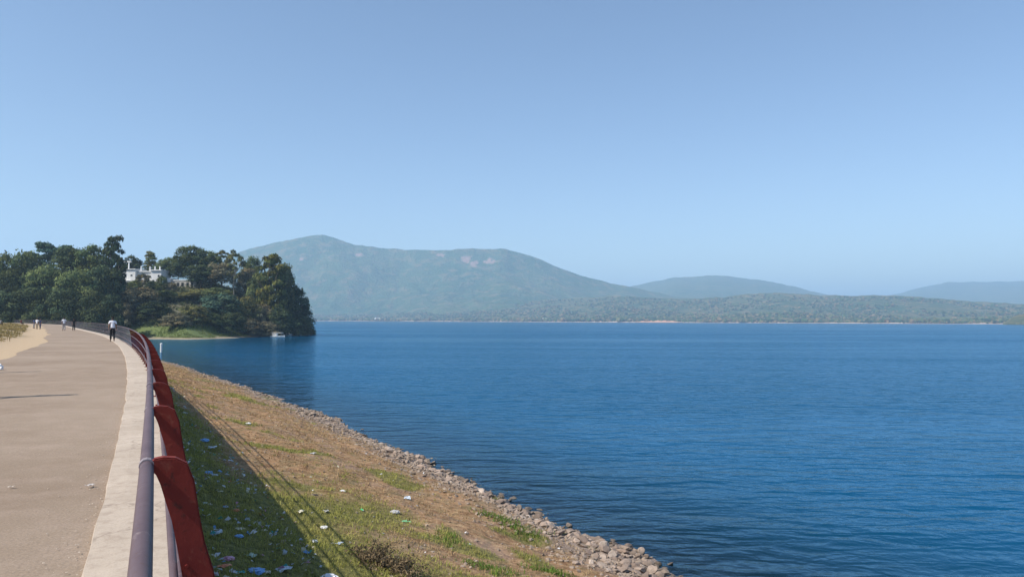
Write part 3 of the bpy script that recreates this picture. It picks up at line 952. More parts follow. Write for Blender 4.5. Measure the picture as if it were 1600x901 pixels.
# ------------------------------------------------------------------ people
def bake_skin(verts, edges, radii, root=0, sub=2):
    me = bpy.data.meshes.new('skel'); me.from_pydata(verts, edges, [])
    o = bpy.data.objects.new('skel', me); COL.objects.link(o)
    md = o.modifiers.new('skin', 'SKIN'); md.use_smooth_shade = True; md.branch_smoothing = 0.4
    if not me.skin_vertices: me.skin_vertices.new()
    for i, r_ in enumerate(radii):
        me.skin_vertices[0].data[i].radius = r_ if hasattr(r_, '__len__') else (r_, r_)
        me.skin_vertices[0].data[i].use_root = (i == root)
    sb = o.modifiers.new('sub', 'SUBSURF'); sb.levels = sub; sb.render_levels = sub
    dg = bpy.context.evaluated_depsgraph_get(); dg.update()
    out = bpy.data.meshes.new_from_object(o.evaluated_get(dg))
    bpy.data.objects.remove(o); bpy.data.meshes.remove(me)
    return out

def person(x, y, z, rz, hgt, shirt, trouser, label, pose='walk', hair=True, stride=0.16, lean=0.0, group=None):
    k = hgt / 1.70
    o = empty('person', (x, y, z), rz)
    o.scale = (k, k, k)
    tag(o, label, 'person', group)
    st = stride
    if pose == 'walk':
        hip = 0.92
        L_ = dict(hipL=(-.085, 0, .90), kneeL=(-.095, st * .75, .50), ankL=(-.10, st * .9, .085), toeL=(-.11, st * .9 + .16, .04),
                  hipR=(.085, 0, .90), kneeR=(.095, -st * .15, .49), ankR=(.10, -st * 1.5, .12), toeR=(.11, -st * 1.5 + .14, .035))
        up = 0.0
    else:
        up = -0.48
        L_ = dict(hipL=(-.09, 0, .42), kneeL=(-.13, .40, .48), ankL=(-.12, .42, .085), toeL=(-.13, .57, .04),
                  hipR=(.09, 0, .42), kneeR=(.13, .40, .48), ankR=(.12, .42, .085), toeR=(.13, .57, .04))
    ln = lean
    def U(px_, py_, pz): return (px_, py_ + ln * max(0, pz - 0.95) * 1.0, pz + up)
    V = [U(0, 0, .96), U(0, 0, 1.12), U(0, .0, 1.30), U(0, -.005, 1.44), U(0, .01, 1.505), U(0, .02, 1.57), U(0, .015, 1.66)]
    Rd = [(.135, .095), (.125, .09), (.15, .10), (.06, .055), (.05, .052), (.075, .088), (.065, .075)]
    E = [(0, 1), (1, 2), (2, 3), (3, 4), (4, 5), (5, 6)]
    def add(p, r_, par):
        V.append(p); Rd.append(r_); E.append((par, len(V) - 1)); return len(V) - 1
    # nose
    add(U(0, .118, 1.565), (.012, .012), 5)
    arms = []
    for sd, sw in ((-1, -st * .9), (1, st * .9)):
        if pose != 'walk': sw = 0.22
        sh = add(U(sd * .175, 0, 1.385), (.052, .05), 2)
        el = add(U(sd * .215, sw * .3 - .01, 1.12), (.04, .04), sh)
        wr = add(U(sd * .245, sw + .03, .90), (.027, .024), el)
        pa = add(U(sd * .245, sw + .055, .83), (.018, .038), wr)
        for f_, (dy, ln2) in enumerate(((-.03, .055), (-.01, .07), (.01, .075), (.028, .065))):
            f1 = add(U(sd * .240, sw + .055 + dy, .79), (.009, .009), pa)
            add(U(sd * .228, sw + .06 + dy * 1.1, .79 - ln2), (.0075, .0075), f1)
        t1 = add(U(sd * .225, sw + .098, .845), (.010, .010), pa)
        add(U(sd * .215, sw + .115, .80), (.008, .008), t1)
        arms.append((sh, el))
    for sd in ('L', 'R'):
        h = add(L_['hip' + sd], (.085, .085), 0)
        kn = add(L_['knee' + sd], (.056, .058), h)
        an = add(L_['ank' + sd], (.036, .038), kn)
        hl = add((L_['ank' + sd][0], L_['ank' + sd][1] - .035, L_['ank' + sd][2] - .045), (.03, .03), an)
        add(L_['toe' + sd], (.036, .03), an)
    body = link_obj('body', bake_skin(V, E, Rd), o); body.data.materials.append(M['skin'])
    # shirt
    V2 = [U(0, 0, .90), U(0, 0, 1.12), U(0, 0, 1.27), U(0, -.003, 1.385), U(0, -.005, 1.475)]
    R2 = [(.165, .125), (.145, .108), (.168, .125), (.135, .118), (.080, .080)]
    E2 = [(0, 1), (1, 2), (2, 3), (3, 4)]
    for sd, sw in ((-1, -st * .9), (1, st * .9)):
        if pose != 'walk': sw = 0.22
        V2.append(U(sd * .178, 0, 1.375)); R2.append((.066, .068)); E2.append((3, len(V2) - 1))
        V2.append(U(sd * .222, sw * .2, 1.19)); R2.append((.06, .06)); E2.append((len(V2) - 2, len(V2) - 1))
    sh = link_obj('shirt', bake_skin(V2, E2, R2, 1), o); sh.data.materials.append(shirt)
    V3 = [(0, 0, .97 + up), (0, 0, .90 + up)]; R3 = [(.15, .11), (.145, .115)]; E3 = [(0, 1)]
    for sd in ('L', 'R'):
        i = len(V3)
        a_ = Vector(L_['ank' + sd]) + Vector((0, 0, .03))
        V3 += [L_['hip' + sd], L_['knee' + sd], tuple(a_)]; R3 += [(.10, .10), (.074, .078), (.062, .066)]
        E3 += [(1, i), (i, i + 1), (i + 1, i + 2)]
    tr = link_obj('trousers', bake_skin(V3, E3, R3, 0), o); tr.data.materials.append(trouser)
    # shoes
    for sd in ('L', 'R'):
        a_ = Vector(L_['ank' + sd]); t_ = Vector(L_['toe' + sd])
        v = [tuple(a_ + Vector((0, -.05, -.04))), tuple(a_ + Vector((0, .03, -.035))), tuple(t_ + Vector((0, .01, 0)))]
        s_ = link_obj('shoe', bake_skin(v, [(0, 1), (1, 2)], [(.043, .043), (.046, .045), (.042, .034)], 1), o); s_.data.materials.append(M['hair'])
    # hair and face
    if hair:
        v = [U(0, -.045, 1.535), U(0, -.03, 1.61), U(0, -.005, 1.675), U(0, .045, 1.69)]
        h_ = link_obj('hair', bake_skin(v, [(0, 1), (1, 2), (2, 3)], [(.072, .05), (.088, .072), (.084, .076), (.066, .045)], 1), o); h_.data.materials.append(M['hair'])
    for sd in (-1, 1):
        mb = MB(); mb.lathe([(0.001, -0.009), (.008, -.005), (.009, 0), (.008, .005), (.001, .009)], 8)
        e_ = mb.build('eye', M['eye'], o, True); e_.location = U(sd * .03, .102, 1.595)
        v = [U(sd * .078, .0, 1.60), U(sd * .083, -.005, 1.565)]
        r_ = link_obj('ear', bake_skin(v, [(0, 1)], [(.010, .02), (.009, .014)], 0, 1), o); r_.data.materials.append(M['skin'])
    mb = MB(); mb.tube([U(-.022, .096, 1.53), U(0, .103, 1.528), U(.022, .096, 1.53)], .006, 6)
    mb.build('mouth', plastic('lip', (0.16, 0.06, 0.05)), o, True)
    return o

white_c = cloth('white_cotton', (0.74, 0.75, 0.80)); dark_c = cloth('black_cotton', (0.015, 0.016, 0.02)); grey_c = cloth('grey_cotton', (0.28, 0.27, 0.27))
tan_c = cloth('tan_cotton', (0.33, 0.27, 0.2)); maroon_c = cloth('maroon_cotton', (0.11, 0.02, 0.022)); navy_c = cloth('navy_cotton', (0.03, 0.045, 0.10)); blue_c = cloth('blue_cotton', (0.08, 0.14, 0.32))
def road_dir(zc): return dam_ang(dam_s(zc))
def put(px, py, **k):
    x, y = road_hit(px, py)
    s, P = to_dam(x, y)
    z = 0.003 if P > -4.1 else float(verge_z(s, P))
    return person(float(x), float(y), z, dam_ang(float(s)) + k.pop('turn', 0.0), **k)
put(177, 533, hgt=1.68, shirt=white_c, trouser=dark_c, label='person in white shirt and black trousers walking by the kerb', lean=0.12, stride=0.15)
put(101, 516.5, hgt=1.72, shirt=white_c, trouser=grey_c, label='person in white top and grey trousers walking on the road far off', stride=0.12)
put(116.5, 516.5, hgt=1.58, shirt=dark_c, trouser=dark_c, label='person all in black walking on the road right of the one in white top', stride=0.12)
put(59, 513.5, hgt=1.62, shirt=white_c, trouser=tan_c, label='person in pale clothes standing at the far verge', stride=0.03, turn=2.6)
put(64, 513.5, hgt=1.55, shirt=navy_c, trouser=navy_c, label='person in navy clothes standing beside the one in pale clothes', stride=0.04, turn=2.2)
put(54, 512.5, hgt=1.55, shirt=blue_c, trouser=grey_c, label='person in blue shirt left of the pair at the far verge', stride=0.04, turn=-1.9)
put(34, 509, hgt=1.62, shirt=maroon_c, trouser=dark_c, label='person in dark red top sitting on the dry grass verge', pose='sit', turn=-0.8)
put(2, 512, hgt=1.6, shirt=grey_c, trouser=dark_c, label='person in grey top sitting on the verge at the left edge', pose='sit', turn=-0.5)
put(-28, 622, hgt=1.72, shirt=navy_c, trouser=grey_c, label='person in navy shirt added unseen past the left edge to cast the longer road shadow', stride=0.16)  # unseen walker, added for the shadow it throws on the road
put(-16, 582, hgt=1.35, shirt=tan_c, trouser=dark_c, label='shorter person in tan shirt added unseen past the white sack to cast the shorter road shadow', stride=0.1)  # second unseen figure, added to throw the other road shadow
mb_ = crumple(5, 0.9); mb_.materials.append(plastic('white', WHITE))
x, y = road_hit(1, 577)
o = link_obj('sack', mb_); o.location = (x, y, 0.05); o.scale = (0.22, 0.2, 0.26)
tag(o, 'white sack on the road at the left edge of the picture', 'sack')

# ------------------------------------------------------------------ headland
shore = [(-225, 305), (-200, 288), (-168, 279), (-150, 277), (-138, 275), (-126, 269), (-117, 268), (-111, 280), (-108, 297), (-106, 318), (-105, 335), (-108, 352), (-113, 388), (-124, 440), (-140, 520), (-170, 620),
         (-300, 800), (-900, 900), (-900, 180), (-260, 240)]
SHP = np.array(shore, float)
def in_dist(x, y):
    """signed distance to the shoreline, positive on land"""
    x = np.asarray(x, float).ravel(); y = np.asarray(y, float).ravel()
    dmin = np.full(x.shape, 1e9); ins = np.zeros(x.shape, bool)
    for k in range(len(SHP)):
        ax_, ay_ = SHP[k]; bx_, by_ = SHP[(k + 1) % len(SHP)]
        dx, dy = bx_ - ax_, by_ - ay_
        t = np.clip(((x - ax_) * dx + (y - ay_) * dy) / (dx * dx + dy * dy), 0, 1)
        dmin = np.minimum(dmin, np.hypot(x - ax_ - t * dx, y - ay_ - t * dy))
        c = ((ay_ > y) != (by_ > y)) & (x < (bx_ - ax_) * (y - ay_) / (by_ - ay_ + 1e-9) + ax_)
        ins ^= c
    return np.where(ins, dmin, -dmin)
def head_z(x, y):
    x = np.asarray(x, float); y = np.asarray(y, float)
    sh = x.shape
    d = in_dist(x, y).reshape(sh) + (fbm(x * 0.12, y * 0.12, 61, 3) - 0.5) * 2.0
    z = WATER - 0.5 + np.where(d > 0, 0.55 * sstep(0, 2, d) + 3.0 * sstep(1, 16, d), np.maximum(d * 0.25, -6))
    hill = np.exp(-0.5 * (((x + 165) / 46) ** 2 + ((y - 366) / 40) ** 2))
    hill2 = np.exp(-0.5 * (((x + 260) / 60) ** 2 + ((y - 390) / 50) ** 2))
    up = sstep(3, 26, d)
    z = z + up * (19.0 * hill + 10.0 * hill2 + 2.0 + (fbm(x * 0.05, y * 0.05, 63, 4) - 0.5) * 4)
    s, P = to_dam(np.clip(x, -400, 400), np.clip(y, -10, 425))
    w = sstep(10, 30, np.abs(P + 4))
    near = (1 - w)
    return z * (1 - near) + near * np.minimum(z, -0.45)
m, nt, N, L, P = new_mat('headland_ground')
pos = geo_pos(nt)
a1 = noise_node(nt, 0.12, 5, 0.6, pos); a2 = noise_node(nt, 0.9, 6, 0.7, pos)
gr = attr(nt, 'grassy').outputs['Fac']; mud = attr(nt, 'mud').outputs['Fac']
c = mixc(nt, ramp(nt, a2.outputs['Fac'], [(0.3, 0), (0.7, 1)]), (0.055, 0.06, 0.03), (0.13, 0.115, 0.065))
c = mixc(nt, gr, c, mixc(nt, a2.outputs['Fac'], (0.06, 0.10, 0.025), (0.14, 0.165, 0.05)))
c = mixc(nt, mud, c, mixc(nt, a2.outputs['Fac'], (0.22, 0.18, 0.12), (0.32, 0.27, 0.19)))
L.new(c, P.inputs['Base Color']); P.inputs['Roughness'].default_value = 0.95
L.new(bump(nt, a2.outputs['Fac'], 0.6, 0.4), P.inputs['Normal'])
hx = np.concatenate([np.linspace(-900, -330, 20), np.arange(-320, -90, 2.0), np.arange(-88, -60, 8)])
hy = np.concatenate([np.linspace(200, 255, 8), np.arange(260, 440, 2.0), np.linspace(445, 900, 24)])
gx, gy = np.meshgrid(hx, hy, indexing='ij')
hz = head_z(gx, gy); dd = in_dist(gx, gy).reshape(gx.shape)
s_, P_ = to_dam(np.clip(gx, -400, 400), np.clip(gy, -10, 425))
hz = np.where((P_ < 3) & (P_ > -60) & (gy < 285), np.minimum(hz, -3.0), hz)
nz_ = fbm(gx * 0.15, gy * 0.15, 65, 3)
grassy = sstep(3.5, 5.5, dd + (nz_ - 0.5) * 4) * sstep(26, 15, dd) * (gx > -215)
tag(link_mesh('headland', np.stack([gx.ravel(), gy.ravel(), hz.ravel()], -1), grid_faces(*gx.shape), m, None, True,
              attrs={'grassy': grassy.ravel(), 'mud': sstep(5.0, 3.2, dd + (nz_ - 0.5) * 4).ravel()}), kind='structure')
# grass on the shore of the headland
n = 16000
gx_ = rng.uniform(-205, -104, n); gy_ = rng.uniform(266, 345, n)
dd = in_dist(gx_, gy_)
kp = (dd > 4.5) & (dd < 20) & (fbm(gx_ * 0.15, gy_ * 0.15, 66, 3) > 0.38)
gx_, gy_ = gx_[kp], gy_[kp]
mixv = fbm(gx_ * 0.1, gy_ * 0.1, 67, 3)[:, None]
cols = np.array([0.075, 0.13, 0.028]) * (1 - mixv) + np.array([0.18, 0.185, 0.055]) * mixv
tag(blades(np.stack([gx_, gy_, head_z(gx_, gy_)], -1), rng.uniform(0.35, 0.8, len(gx_)), np.full(len(gx_), 0.14), cols, 5, 0.6, 'shore_grass'),
    'bright green grass along the shore of the wooded headland', kind='stuff')

# ------------------------------------------------------------------ trees
def crown_mesh(name, seed, blobs, nleaf, leaf, vary=0.45):
    """blobs: list of (centre, radii) in unit space, leaves scattered in their outer shells"""
    r = np.random.default_rng(seed)
    V = []; C = []
    tot = sum(b[1][0] * b[1][1] + b[1][0] * b[1][2] for b in blobs)
    for (c, rad) in blobs:
        n = max(12, int(nleaf * (rad[0] * rad[1] + rad[0] * rad[2]) / tot))
        d = r.normal(0, 1, (n, 3)); d /= np.linalg.norm(d, axis=1)[:, None]
        d[:, 2] = np.where(d[:, 2] < -0.3, -d[:, 2] * 0.6, d[:, 2])
        q = r.uniform(0.25, 1.0, n) ** 0.45 * (1 + 0.16 * np.sin(d[:, 0] * 7 + seed) * np.sin(d[:, 1] * 6 + c[0] * 9))
        p = np.array(c) + d * q[:, None] * np.array(rad)
        a = d * 1.2 + r.normal(0, 0.42, (n, 3)); a /= np.linalg.norm(a, axis=1)[:, None]
        t = np.cross(a, r.normal(0, 1, (n, 3))); t /= np.linalg.norm(t, axis=1)[:, None]
        b = np.cross(a, t)
        sz = leaf * r.uniform(0.55, 1.35, n)[:, None]
        V.append(np.stack([p - t * sz, p + b * sz * 0.55, p + t * sz, p - b * sz * 0.55], 1))
        cl = r.uniform(1 - vary, 1 + vary); hue = r.uniform(-0.12, 0.16)
        cc = np.array([cl * (1 + hue), cl, cl * (1 - hue)])[None] * r.uniform(0.65, 1.4, (n, 1))
        C.append(np.repeat(cc, 4, 0))
    V = np.concatenate(V).reshape(-1, 3)
    C = np.concatenate(C)
    f = np.arange(len(V)).reshape(-1, 4)
    me = bpy.data.meshes.new(name)
    me.from_pydata(V.tolist(), [], f.tolist())
    at_ = me.color_attributes.new('Col', 'FLOAT_COLOR', 'POINT')
    c4 = np.ones((len(V), 4), np.float32); c4[:, :3] = np.clip(C, 0, 3)
    at_.data.foreach_set('color', c4.ravel())
    return me
def blobs_for(style, seed):
    r = random.Random(seed); B = []
    def shell(n, ch, rx, rz, wlo, whi, flat, lo=-0.8):
        # lobes spread over an uneven dome of half-width rx and half-height rz round height ch
        for i in range(n):
            u = lo + (1 - lo) * (i + r.random()) / n; a = i * 2.4 + r.uniform(-0.5, 0.5)
            q = math.sqrt(max(0.0, 1 - u * u)) * r.uniform(0.72, 1.08)
            w = r.uniform(wlo, whi)
            B.append(((rx * q * math.cos(a), rx * q * math.sin(a), ch + rz * u * r.uniform(0.85, 1.06)), (w, w, w * flat)))
    if style == 'broad':
        shell(34, 0.56, 0.36, 0.34, 0.10, 0.18, 0.78)
        shell(8, 0.55, 0.15, 0.20, 0.16, 0.2, 0.8)
    elif style == 'tall':
        for i in range(34):
            a = i * 2.4; h = 0.16 + 0.78 * (i + r.random()) / 34; q = r.uniform(0.12, 0.36) * (1.12 - h * 0.62)
            w = r.uniform(0.13, 0.21) * (1.1 - h * 0.35); B.append(((q * math.cos(a), q * math.sin(a), h), (w, w, w * 0.42)))
    elif style == 'flat':
        for i in range(30):
            a = i * 2.4; q = 0.40 * math.sqrt(r.random()); h = 0.90 - 1.1 * q * q + r.uniform(-0.09, 0.03)
            w = r.uniform(0.09, 0.15); B.append(((q * math.cos(a), q * math.sin(a), h), (w, w, w * 0.4)))
        shell(10, 0.62, 0.25, 0.12, 0.10, 0.15, 0.5)
    elif style == 'bush':
        shell(30, 0.30, 0.36, 0.54, 0.12, 0.20, 0.9, -0.35)
    elif style == 'open':
        shell(16, 0.74, 0.30, 0.20, 0.09, 0.15, 0.5)
        shell(6, 0.48, 0.28, 0.08, 0.06, 0.10, 0.5)
    return B
CR = {}
for st_, nvar, nl, lf in (('broad', 4, 7000, 0.022), ('tall', 3, 5200, 0.027), ('flat', 2, 4200, 0.022), ('bush', 4, 6500, 0.024), ('open', 2, 2600, 0.022)):
    for v in range(nvar):
        CR[(st_, v)] = crown_mesh('crown', hash((st_ == 'tall', st_ == 'flat', v)) % 1000 + len(st_) * 37 + v, blobs_for(st_, v * 11 + len(st_)), nl, lf)
def trunk_mesh(style, seed):
    r = random.Random(seed); mb = MB()
    top = {'broad': 0.72, 'tall': 0.9, 'flat': 0.62, 'bush': 0.5, 'open': 0.75}[style]
    rr = 0.022 if style != 'bush' else 0.012
    pts = [(0.012 * r.gauss(0, 1) * i, 0.012 * r.gauss(0, 1) * i, top * i / 5) for i in range(6)]
    pts[0] = (0, 0, -0.03)
    mb.tube(pts, [rr * 1.3, rr, rr * 0.9, rr * 0.75, rr * 0.55, rr * 0.3], 7)
    for i in range(8):
        h = top * r.uniform(0.35, 0.9); a = r.uniform(0, 6.28); ln = r.uniform(0.16, 0.34)
        k = min(4, int(h / top * 5)); t = h / top * 5 - k
        p = Vector(pts[k]).lerp(Vector(pts[k + 1]), t)
        e = p + Vector((ln * math.cos(a), ln * math.sin(a), ln * r.uniform(0.4, 0.9)))
        md = (p + e) / 2 + Vector((0, 0, -0.02))
        mb.tube([p, md, e], [rr * 0.5, rr * 0.35, rr * 0.12], 5, False)
    me = bpy.data.meshes.new('trunk'); me.from_pydata(mb.v, [], mb.f)
    me.polygons.foreach_set('use_smooth', [True] * len(me.polygons))
    return me
TR = {(s_, b): trunk_mesh(s_, 5) for s_ in ('broad', 'tall', 'flat', 'bush', 'open') for b in ('bark', 'pale_bark')}
for (s_, b), me in TR.items(): me.materials.append(M[b])
CRM = {}
def tree(px, ytop, wpx, zc, style, leaf, label, group, bark='bark', sink=0.0):
    x, y = at(px, zc)
    z0 = float(head_z(np.array([x]), np.array([y]))[0]) - 0.2 - sink
    ht = max(2.0, z_of(px, ytop, zc) - z0)
    w = wpx / F * zc
    v = random.randrange(sum(1 for k in CR if k[0] == style))
    key = (style, v, leaf)
    if key not in CRM:
        me = CR[(style, v)].copy(); me.materials.append(LEAF[leaf]); CRM[key] = me
    nm = 'shrub' if style == 'bush' else 'tree'
    o = empty(nm, (x, y, z0), random.uniform(0, 6.28))
    tag(o, label, nm, group)
    c = link_obj('crown', CRM[key], o); c.scale = (w, w, ht)
    t = link_obj('trunk', TR[(style, bark)], o); t.scale = (min(w, ht), min(w, ht), ht)
    return o
GW = 'trees of the dark wood left of the white house'
for a in [
    (-62, 405, 75, 292, 'broad', 'dark', 'dark tree of the wood beyond the left edge of the picture, nearest to it'),
    (-120, 400, 80, 300, 'broad', 'dark', 'dark tree of the wood farthest beyond the left edge'),
    (-20, 398, 80, 320, 'broad', 'blue', 'bluish tree cut by the left edge at the skyline'),
    (8, 393, 70, 302, 'broad', 'mid', 'green tree at the left edge with low rounded top'),
    (40, 386, 70, 312, 'broad', 'mid', 'green tree on the skyline between the left edge and the flat topped tree'),
    (78, 371, 80, 335, 'flat', 'blue', 'bluish flat topped tree on the skyline of the left wood'),
    (112, 384, 80, 310, 'broad', 'dark', 'wide dark tree right of the flat topped tree'),
    (146, 379, 70, 308, 'broad', 'mid', 'green tree on the skyline left of the tallest dark tree'),
    (175, 364, 50, 303, 'tall', 'dark', 'tallest dark tree at the right end of the left wood'),
    (186, 398, 32, 296, 'tall', 'dark', 'narrow dark tree tucked against the right side of the tallest one'),
    (24, 418, 90, 285, 'broad', 'dark', 'dark wide tree in the front row at the left edge'),
    (72, 408, 90, 288, 'broad', 'mid', 'green wide tree in the middle row under the flat topped tree'),
    (122, 415, 90, 286, 'broad', 'mid', 'dull green wide tree in the middle row under the skyline'),
    (160, 412, 75, 290, 'broad', 'dark', 'dark tree under the tallest one in the middle row'),
    (52, 446, 90, 272, 'broad', 'dark', 'low dark tree in the front row behind the sitting person in dark red'),
    (5, 452, 80, 268, 'broad', 'dark', 'low spreading dark tree at the left edge behind the verge'),
    (100, 450, 85, 271, 'broad', 'dark', 'low dark tree behind the two walkers'),
    (140, 452, 80, 272, 'broad', 'dark', 'low round dark tree in the front row right of the two walkers'),
    (172, 458, 60, 275, 'broad', 'dark', 'low dark tree in the front row left of the big dusky shrub'),
]: tree(*a, GW)
GU = 'dark undergrowth along the foot of the left wood'
for a in [
    (-30, 475, 70, 262, 'bush', 'dark', 'dark undergrowth past the left edge at the foot of the wood'),
    (15, 476, 65, 261, 'bush', 'dark', 'dark undergrowth at the left edge at the foot of the wood'),
    (60, 474, 70, 262, 'bush', 'dark', 'dark undergrowth behind the small group on the far verge'),
    (104, 476, 65, 262, 'bush', 'dark', 'dark undergrowth right behind the two walkers'),
    (146, 474, 70, 264, 'bush', 'dark', 'dark undergrowth between the walkers and the person in white shirt'),
    (176, 480, 50, 266, 'bush', 'dark', 'dark undergrowth above the person in white shirt'),
]: tree(*a, GU, 'bark', 3.0)
GH = 'trees on top of the headland around the white house'
for a in [
    (205, 398, 36, 372, 'broad', 'dark', 'small dark tree showing behind the left end of the white house'),
    (234, 391, 34, 372, 'tall', 'olive', 'olive tree standing up behind the middle of the white house'),
    (262, 402, 48, 368, 'broad', 'mid', 'green tree at the back right corner of the white house'),
    (277, 408, 40, 352, 'broad', 'dark', 'dark tree in front of the right end of the white house'),
    (296, 381, 62, 358, 'broad', 'mid', 'tall green tree with pointed top right of the white house'),
    (327, 391, 52, 362, 'broad', 'mid', 'green tree between the pointed one and the pale trunk'),
    (312, 412, 62, 345, 'broad', 'dark', 'dark spreading tree below the pointed green tree'),
    (345, 389, 44, 366, 'open', 'olive', 'loose olive tree on the skyline left of the pale trunk'),
    (345, 408, 60, 348, 'broad', 'dusky', 'dusky tree just left of the pale trunk'),
    (366, 390, 40, 345, 'open', 'olive', 'tall tree with long pale bare trunk and small olive top', 'pale_bark'),
    (392, 400, 44, 358, 'broad', 'mid', 'green tree filling the gap between the pale trunk and the bright tree'),
    (386, 418, 50, 352, 'broad', 'dusky', 'dusky low tree behind the pale trunk against the lake'),
    (402, 424, 44, 344, 'broad', 'mid', 'green low tree against the left side of the big sunlit tree'),
    (328, 420, 44, 350, 'broad', 'mid', 'green low tree in the shade between the long wall and the dusky tree'),
    (424, 391, 76, 334, 'tall', 'bright', 'big sunlit yellow green tree with stepped crown near the tip'),
    (446, 412, 42, 340, 'broad', 'olive', 'olive tree hugging the right side of the big sunlit tree'),
    (459, 446, 62, 345, 'broad', 'dark', 'dark tree leaning over the water at the tip of the headland'),
    (474, 470, 40, 352, 'bush', 'dark', 'dark tree farthest right against the lake'),
]: tree(*a[:7], GH, *(a[7:] or ('bark',)))
GS = 'shrubs on the slope of the headland'
for a in [
    (216, 444, 80, 300, 'bush', 'dusky', 'big round dusky shrub below the white house'),
    (211, 436, 26, 334, 'bush', 'mid', 'small green shrub before the white house between two darker ones'),
    (237, 437, 26, 334, 'bush', 'dark', 'small dark shrub before the white house right of the dusky one'),
    (265, 439, 30, 335, 'bush', 'dusky', 'dusky shrub before the left end of the long low wall'),
    (198, 440, 26, 336, 'bush', 'dark', 'small dark shrub before the left end of the white house'),
    (223, 425, 26, 337, 'bush', 'dusky', 'small dusky shrub before the middle of the white house'),
    (252, 428, 22, 333, 'bush', 'mid', 'upright green shrub before the right part of the white house'),
    (249, 440, 26, 336, 'bush', 'olive', 'small olive shrub before the right part of the white house'),
    (190, 470, 40, 288, 'bush', 'dusky', 'dusky shrub at the left foot of the big round one'),
    (240, 468, 60, 293, 'bush', 'dark', 'dark shrub at the right foot of the big round dusky one'),
    (258, 452, 50, 318, 'bush', 'mid', 'green shrub on the slope right below the white house'),
    (284, 456, 60, 322, 'bush', 'olive', 'olive shrub high on the slope under the long wall'),
    (312, 450, 60, 326, 'bush', 'olive', 'second olive shrub high on the slope, right of the first'),
    (338, 446, 60, 324, 'bush', 'mid', 'green shrub high on the slope below the dusky tree'),
    (276, 486, 52, 284, 'bush', 'dusky', 'round dusky bush standing on the bright shore grass'),
    (304, 474, 54, 291, 'bush', 'olive', 'olive shrub between the round bush and the bluish one'),
    (346, 454, 74, 302, 'bush', 'blue', 'large bluish green shrub in the middle of the slope'),
    (330, 486, 44, 287, 'bush', 'mid', 'green shrub at the foot of the large bluish one'),
    (362, 484, 56, 291, 'bush', 'dark', 'dark shrub at the right foot of the large bluish one'),
    (384, 460, 56, 312, 'bush', 'olive', 'olive shrub under the pale trunk'),
    (404, 470, 56, 316, 'bush', 'dusky', 'dusky shrub below the big sunlit tree'),
    (393, 494, 44, 302, 'bush', 'dusky', 'low dusky shrub over the pale shore left of the boat'),
    (420, 498, 40, 309, 'bush', 'dusky', 'low brownish shrub just behind the boat'),
    (436, 476, 60, 324, 'bush', 'dark', 'dark shrub above the boat'),
    (461, 484, 56, 340, 'bush', 'dark', 'dark shrub hanging over the water right of the boat'),
    (481, 496, 26, 362, 'bush', 'dark', 'lowest dark shrub at the very tip of the headland'),
]:
    a = list(a)
    if a[3] < 320 and a[0] > 320: a[3] += 9
    tree(*a, GS)

# undergrowth that covers the slope between the trees
n = 9000
ux = rng.uniform(-330, -100, n); uy = rng.uniform(262, 400, n)
dd = in_dist(ux, uy); us, uP = to_dam(ux, uy)
kp = (dd > 11.5) & (np.abs(uP + 2) > 9) & ~((np.abs(ux + 172) < 17) & (uy > 335))
ux, uy = ux[kp], uy[kp]
nl = 24
ti = np.repeat(np.arange(len(ux)), nl)
hh = rng.uniform(0.6, 2.0, len(ux)) * (0.5 + fbm(ux * 0.1, uy * 0.1, 71, 3))
ctr = np.stack([ux, uy, head_z(ux, uy)], -1)[ti]
off = rng.normal(0, 1, (len(ti), 3)); off /= np.linalg.norm(off, axis=1)[:, None]
pp_ = ctr + off * np.stack([hh, hh, hh * 0.9], -1)[ti] * rng.uniform(0.4, 1, (len(ti), 1)); pp_[:, 2] += hh[ti] * 0.5
aa = off + rng.normal(0, 0.5, off.shape); aa /= np.linalg.norm(aa, axis=1)[:, None]
t1 = np.cross(aa, rng.normal(0, 1, off.shape)); t1 /= np.linalg.norm(t1, axis=1)[:, None]
t2 = np.cross(aa, t1); sz = rng.uniform(0.2, 0.45, (len(ti), 1))
VV = np.stack([pp_ - t1 * sz, pp_ + t2 * sz * 0.6, pp_ + t1 * sz, pp_ - t2 * sz * 0.6], 1).reshape(-1, 3)
base = np.array([[0.050, 0.066, 0.030], [0.085, 0.095, 0.04], [0.11, 0.105, 0.055], [0.075, 0.09, 0.045]])
cc = base[rng.integers(0, 4, len(ux))][ti] * rng.uniform(0.6, 1.4, (len(ti), 1))
tag(link_mesh('undergrowth', VV, np.arange(len(VV)).reshape(-1, 4), leaf_mat('undergrowth', (1, 1, 1), 0.25), None, False, cols=np.repeat(cc, 4, 0)),
    'low mixed undergrowth covering the slope of the headland', kind='stuff')

# ------------------------------------------------------------------ the white house on the headland
zc = 345.0
hx0, hy0 = at(222, zc)
hb = z_of(222, 452, zc)
k_ = zc / F                                     # metres per photograph pixel at that distance
house = empty('house', (hx0, hy0, hb), R(0))
tag(house, 'white flat roofed house among trees on top of the headland', 'house')
def X(px): return (px - 222) * k_
def Zp(py): return (452 - py) * k_
def part(name, boxes, mat, par=house):
    mb = MB()
    for b in boxes: mb.box(*b)
    return mb.build(name, mat, par)
part('wall', [(X(181), X(212), -1, 9, -4, Zp(421))], M['white_wall'])
part('wall', [(X(212) + .01, X(238), 0.5, 9.5, -4, Zp(424.5))], M['white_wall'])
part('wall', [(X(238) + .02, X(254), -2, 8, -4, Zp(423))], M['white_wall'])
part('wall', [(X(254) + .03, X(266), 0, 8, -4, Zp(434))], M['white_wall'])
part('roof', [(X(180) - .2, X(213), -1.5, 9.4, Zp(421) + .01, Zp(419.8))], M['white_wall'])
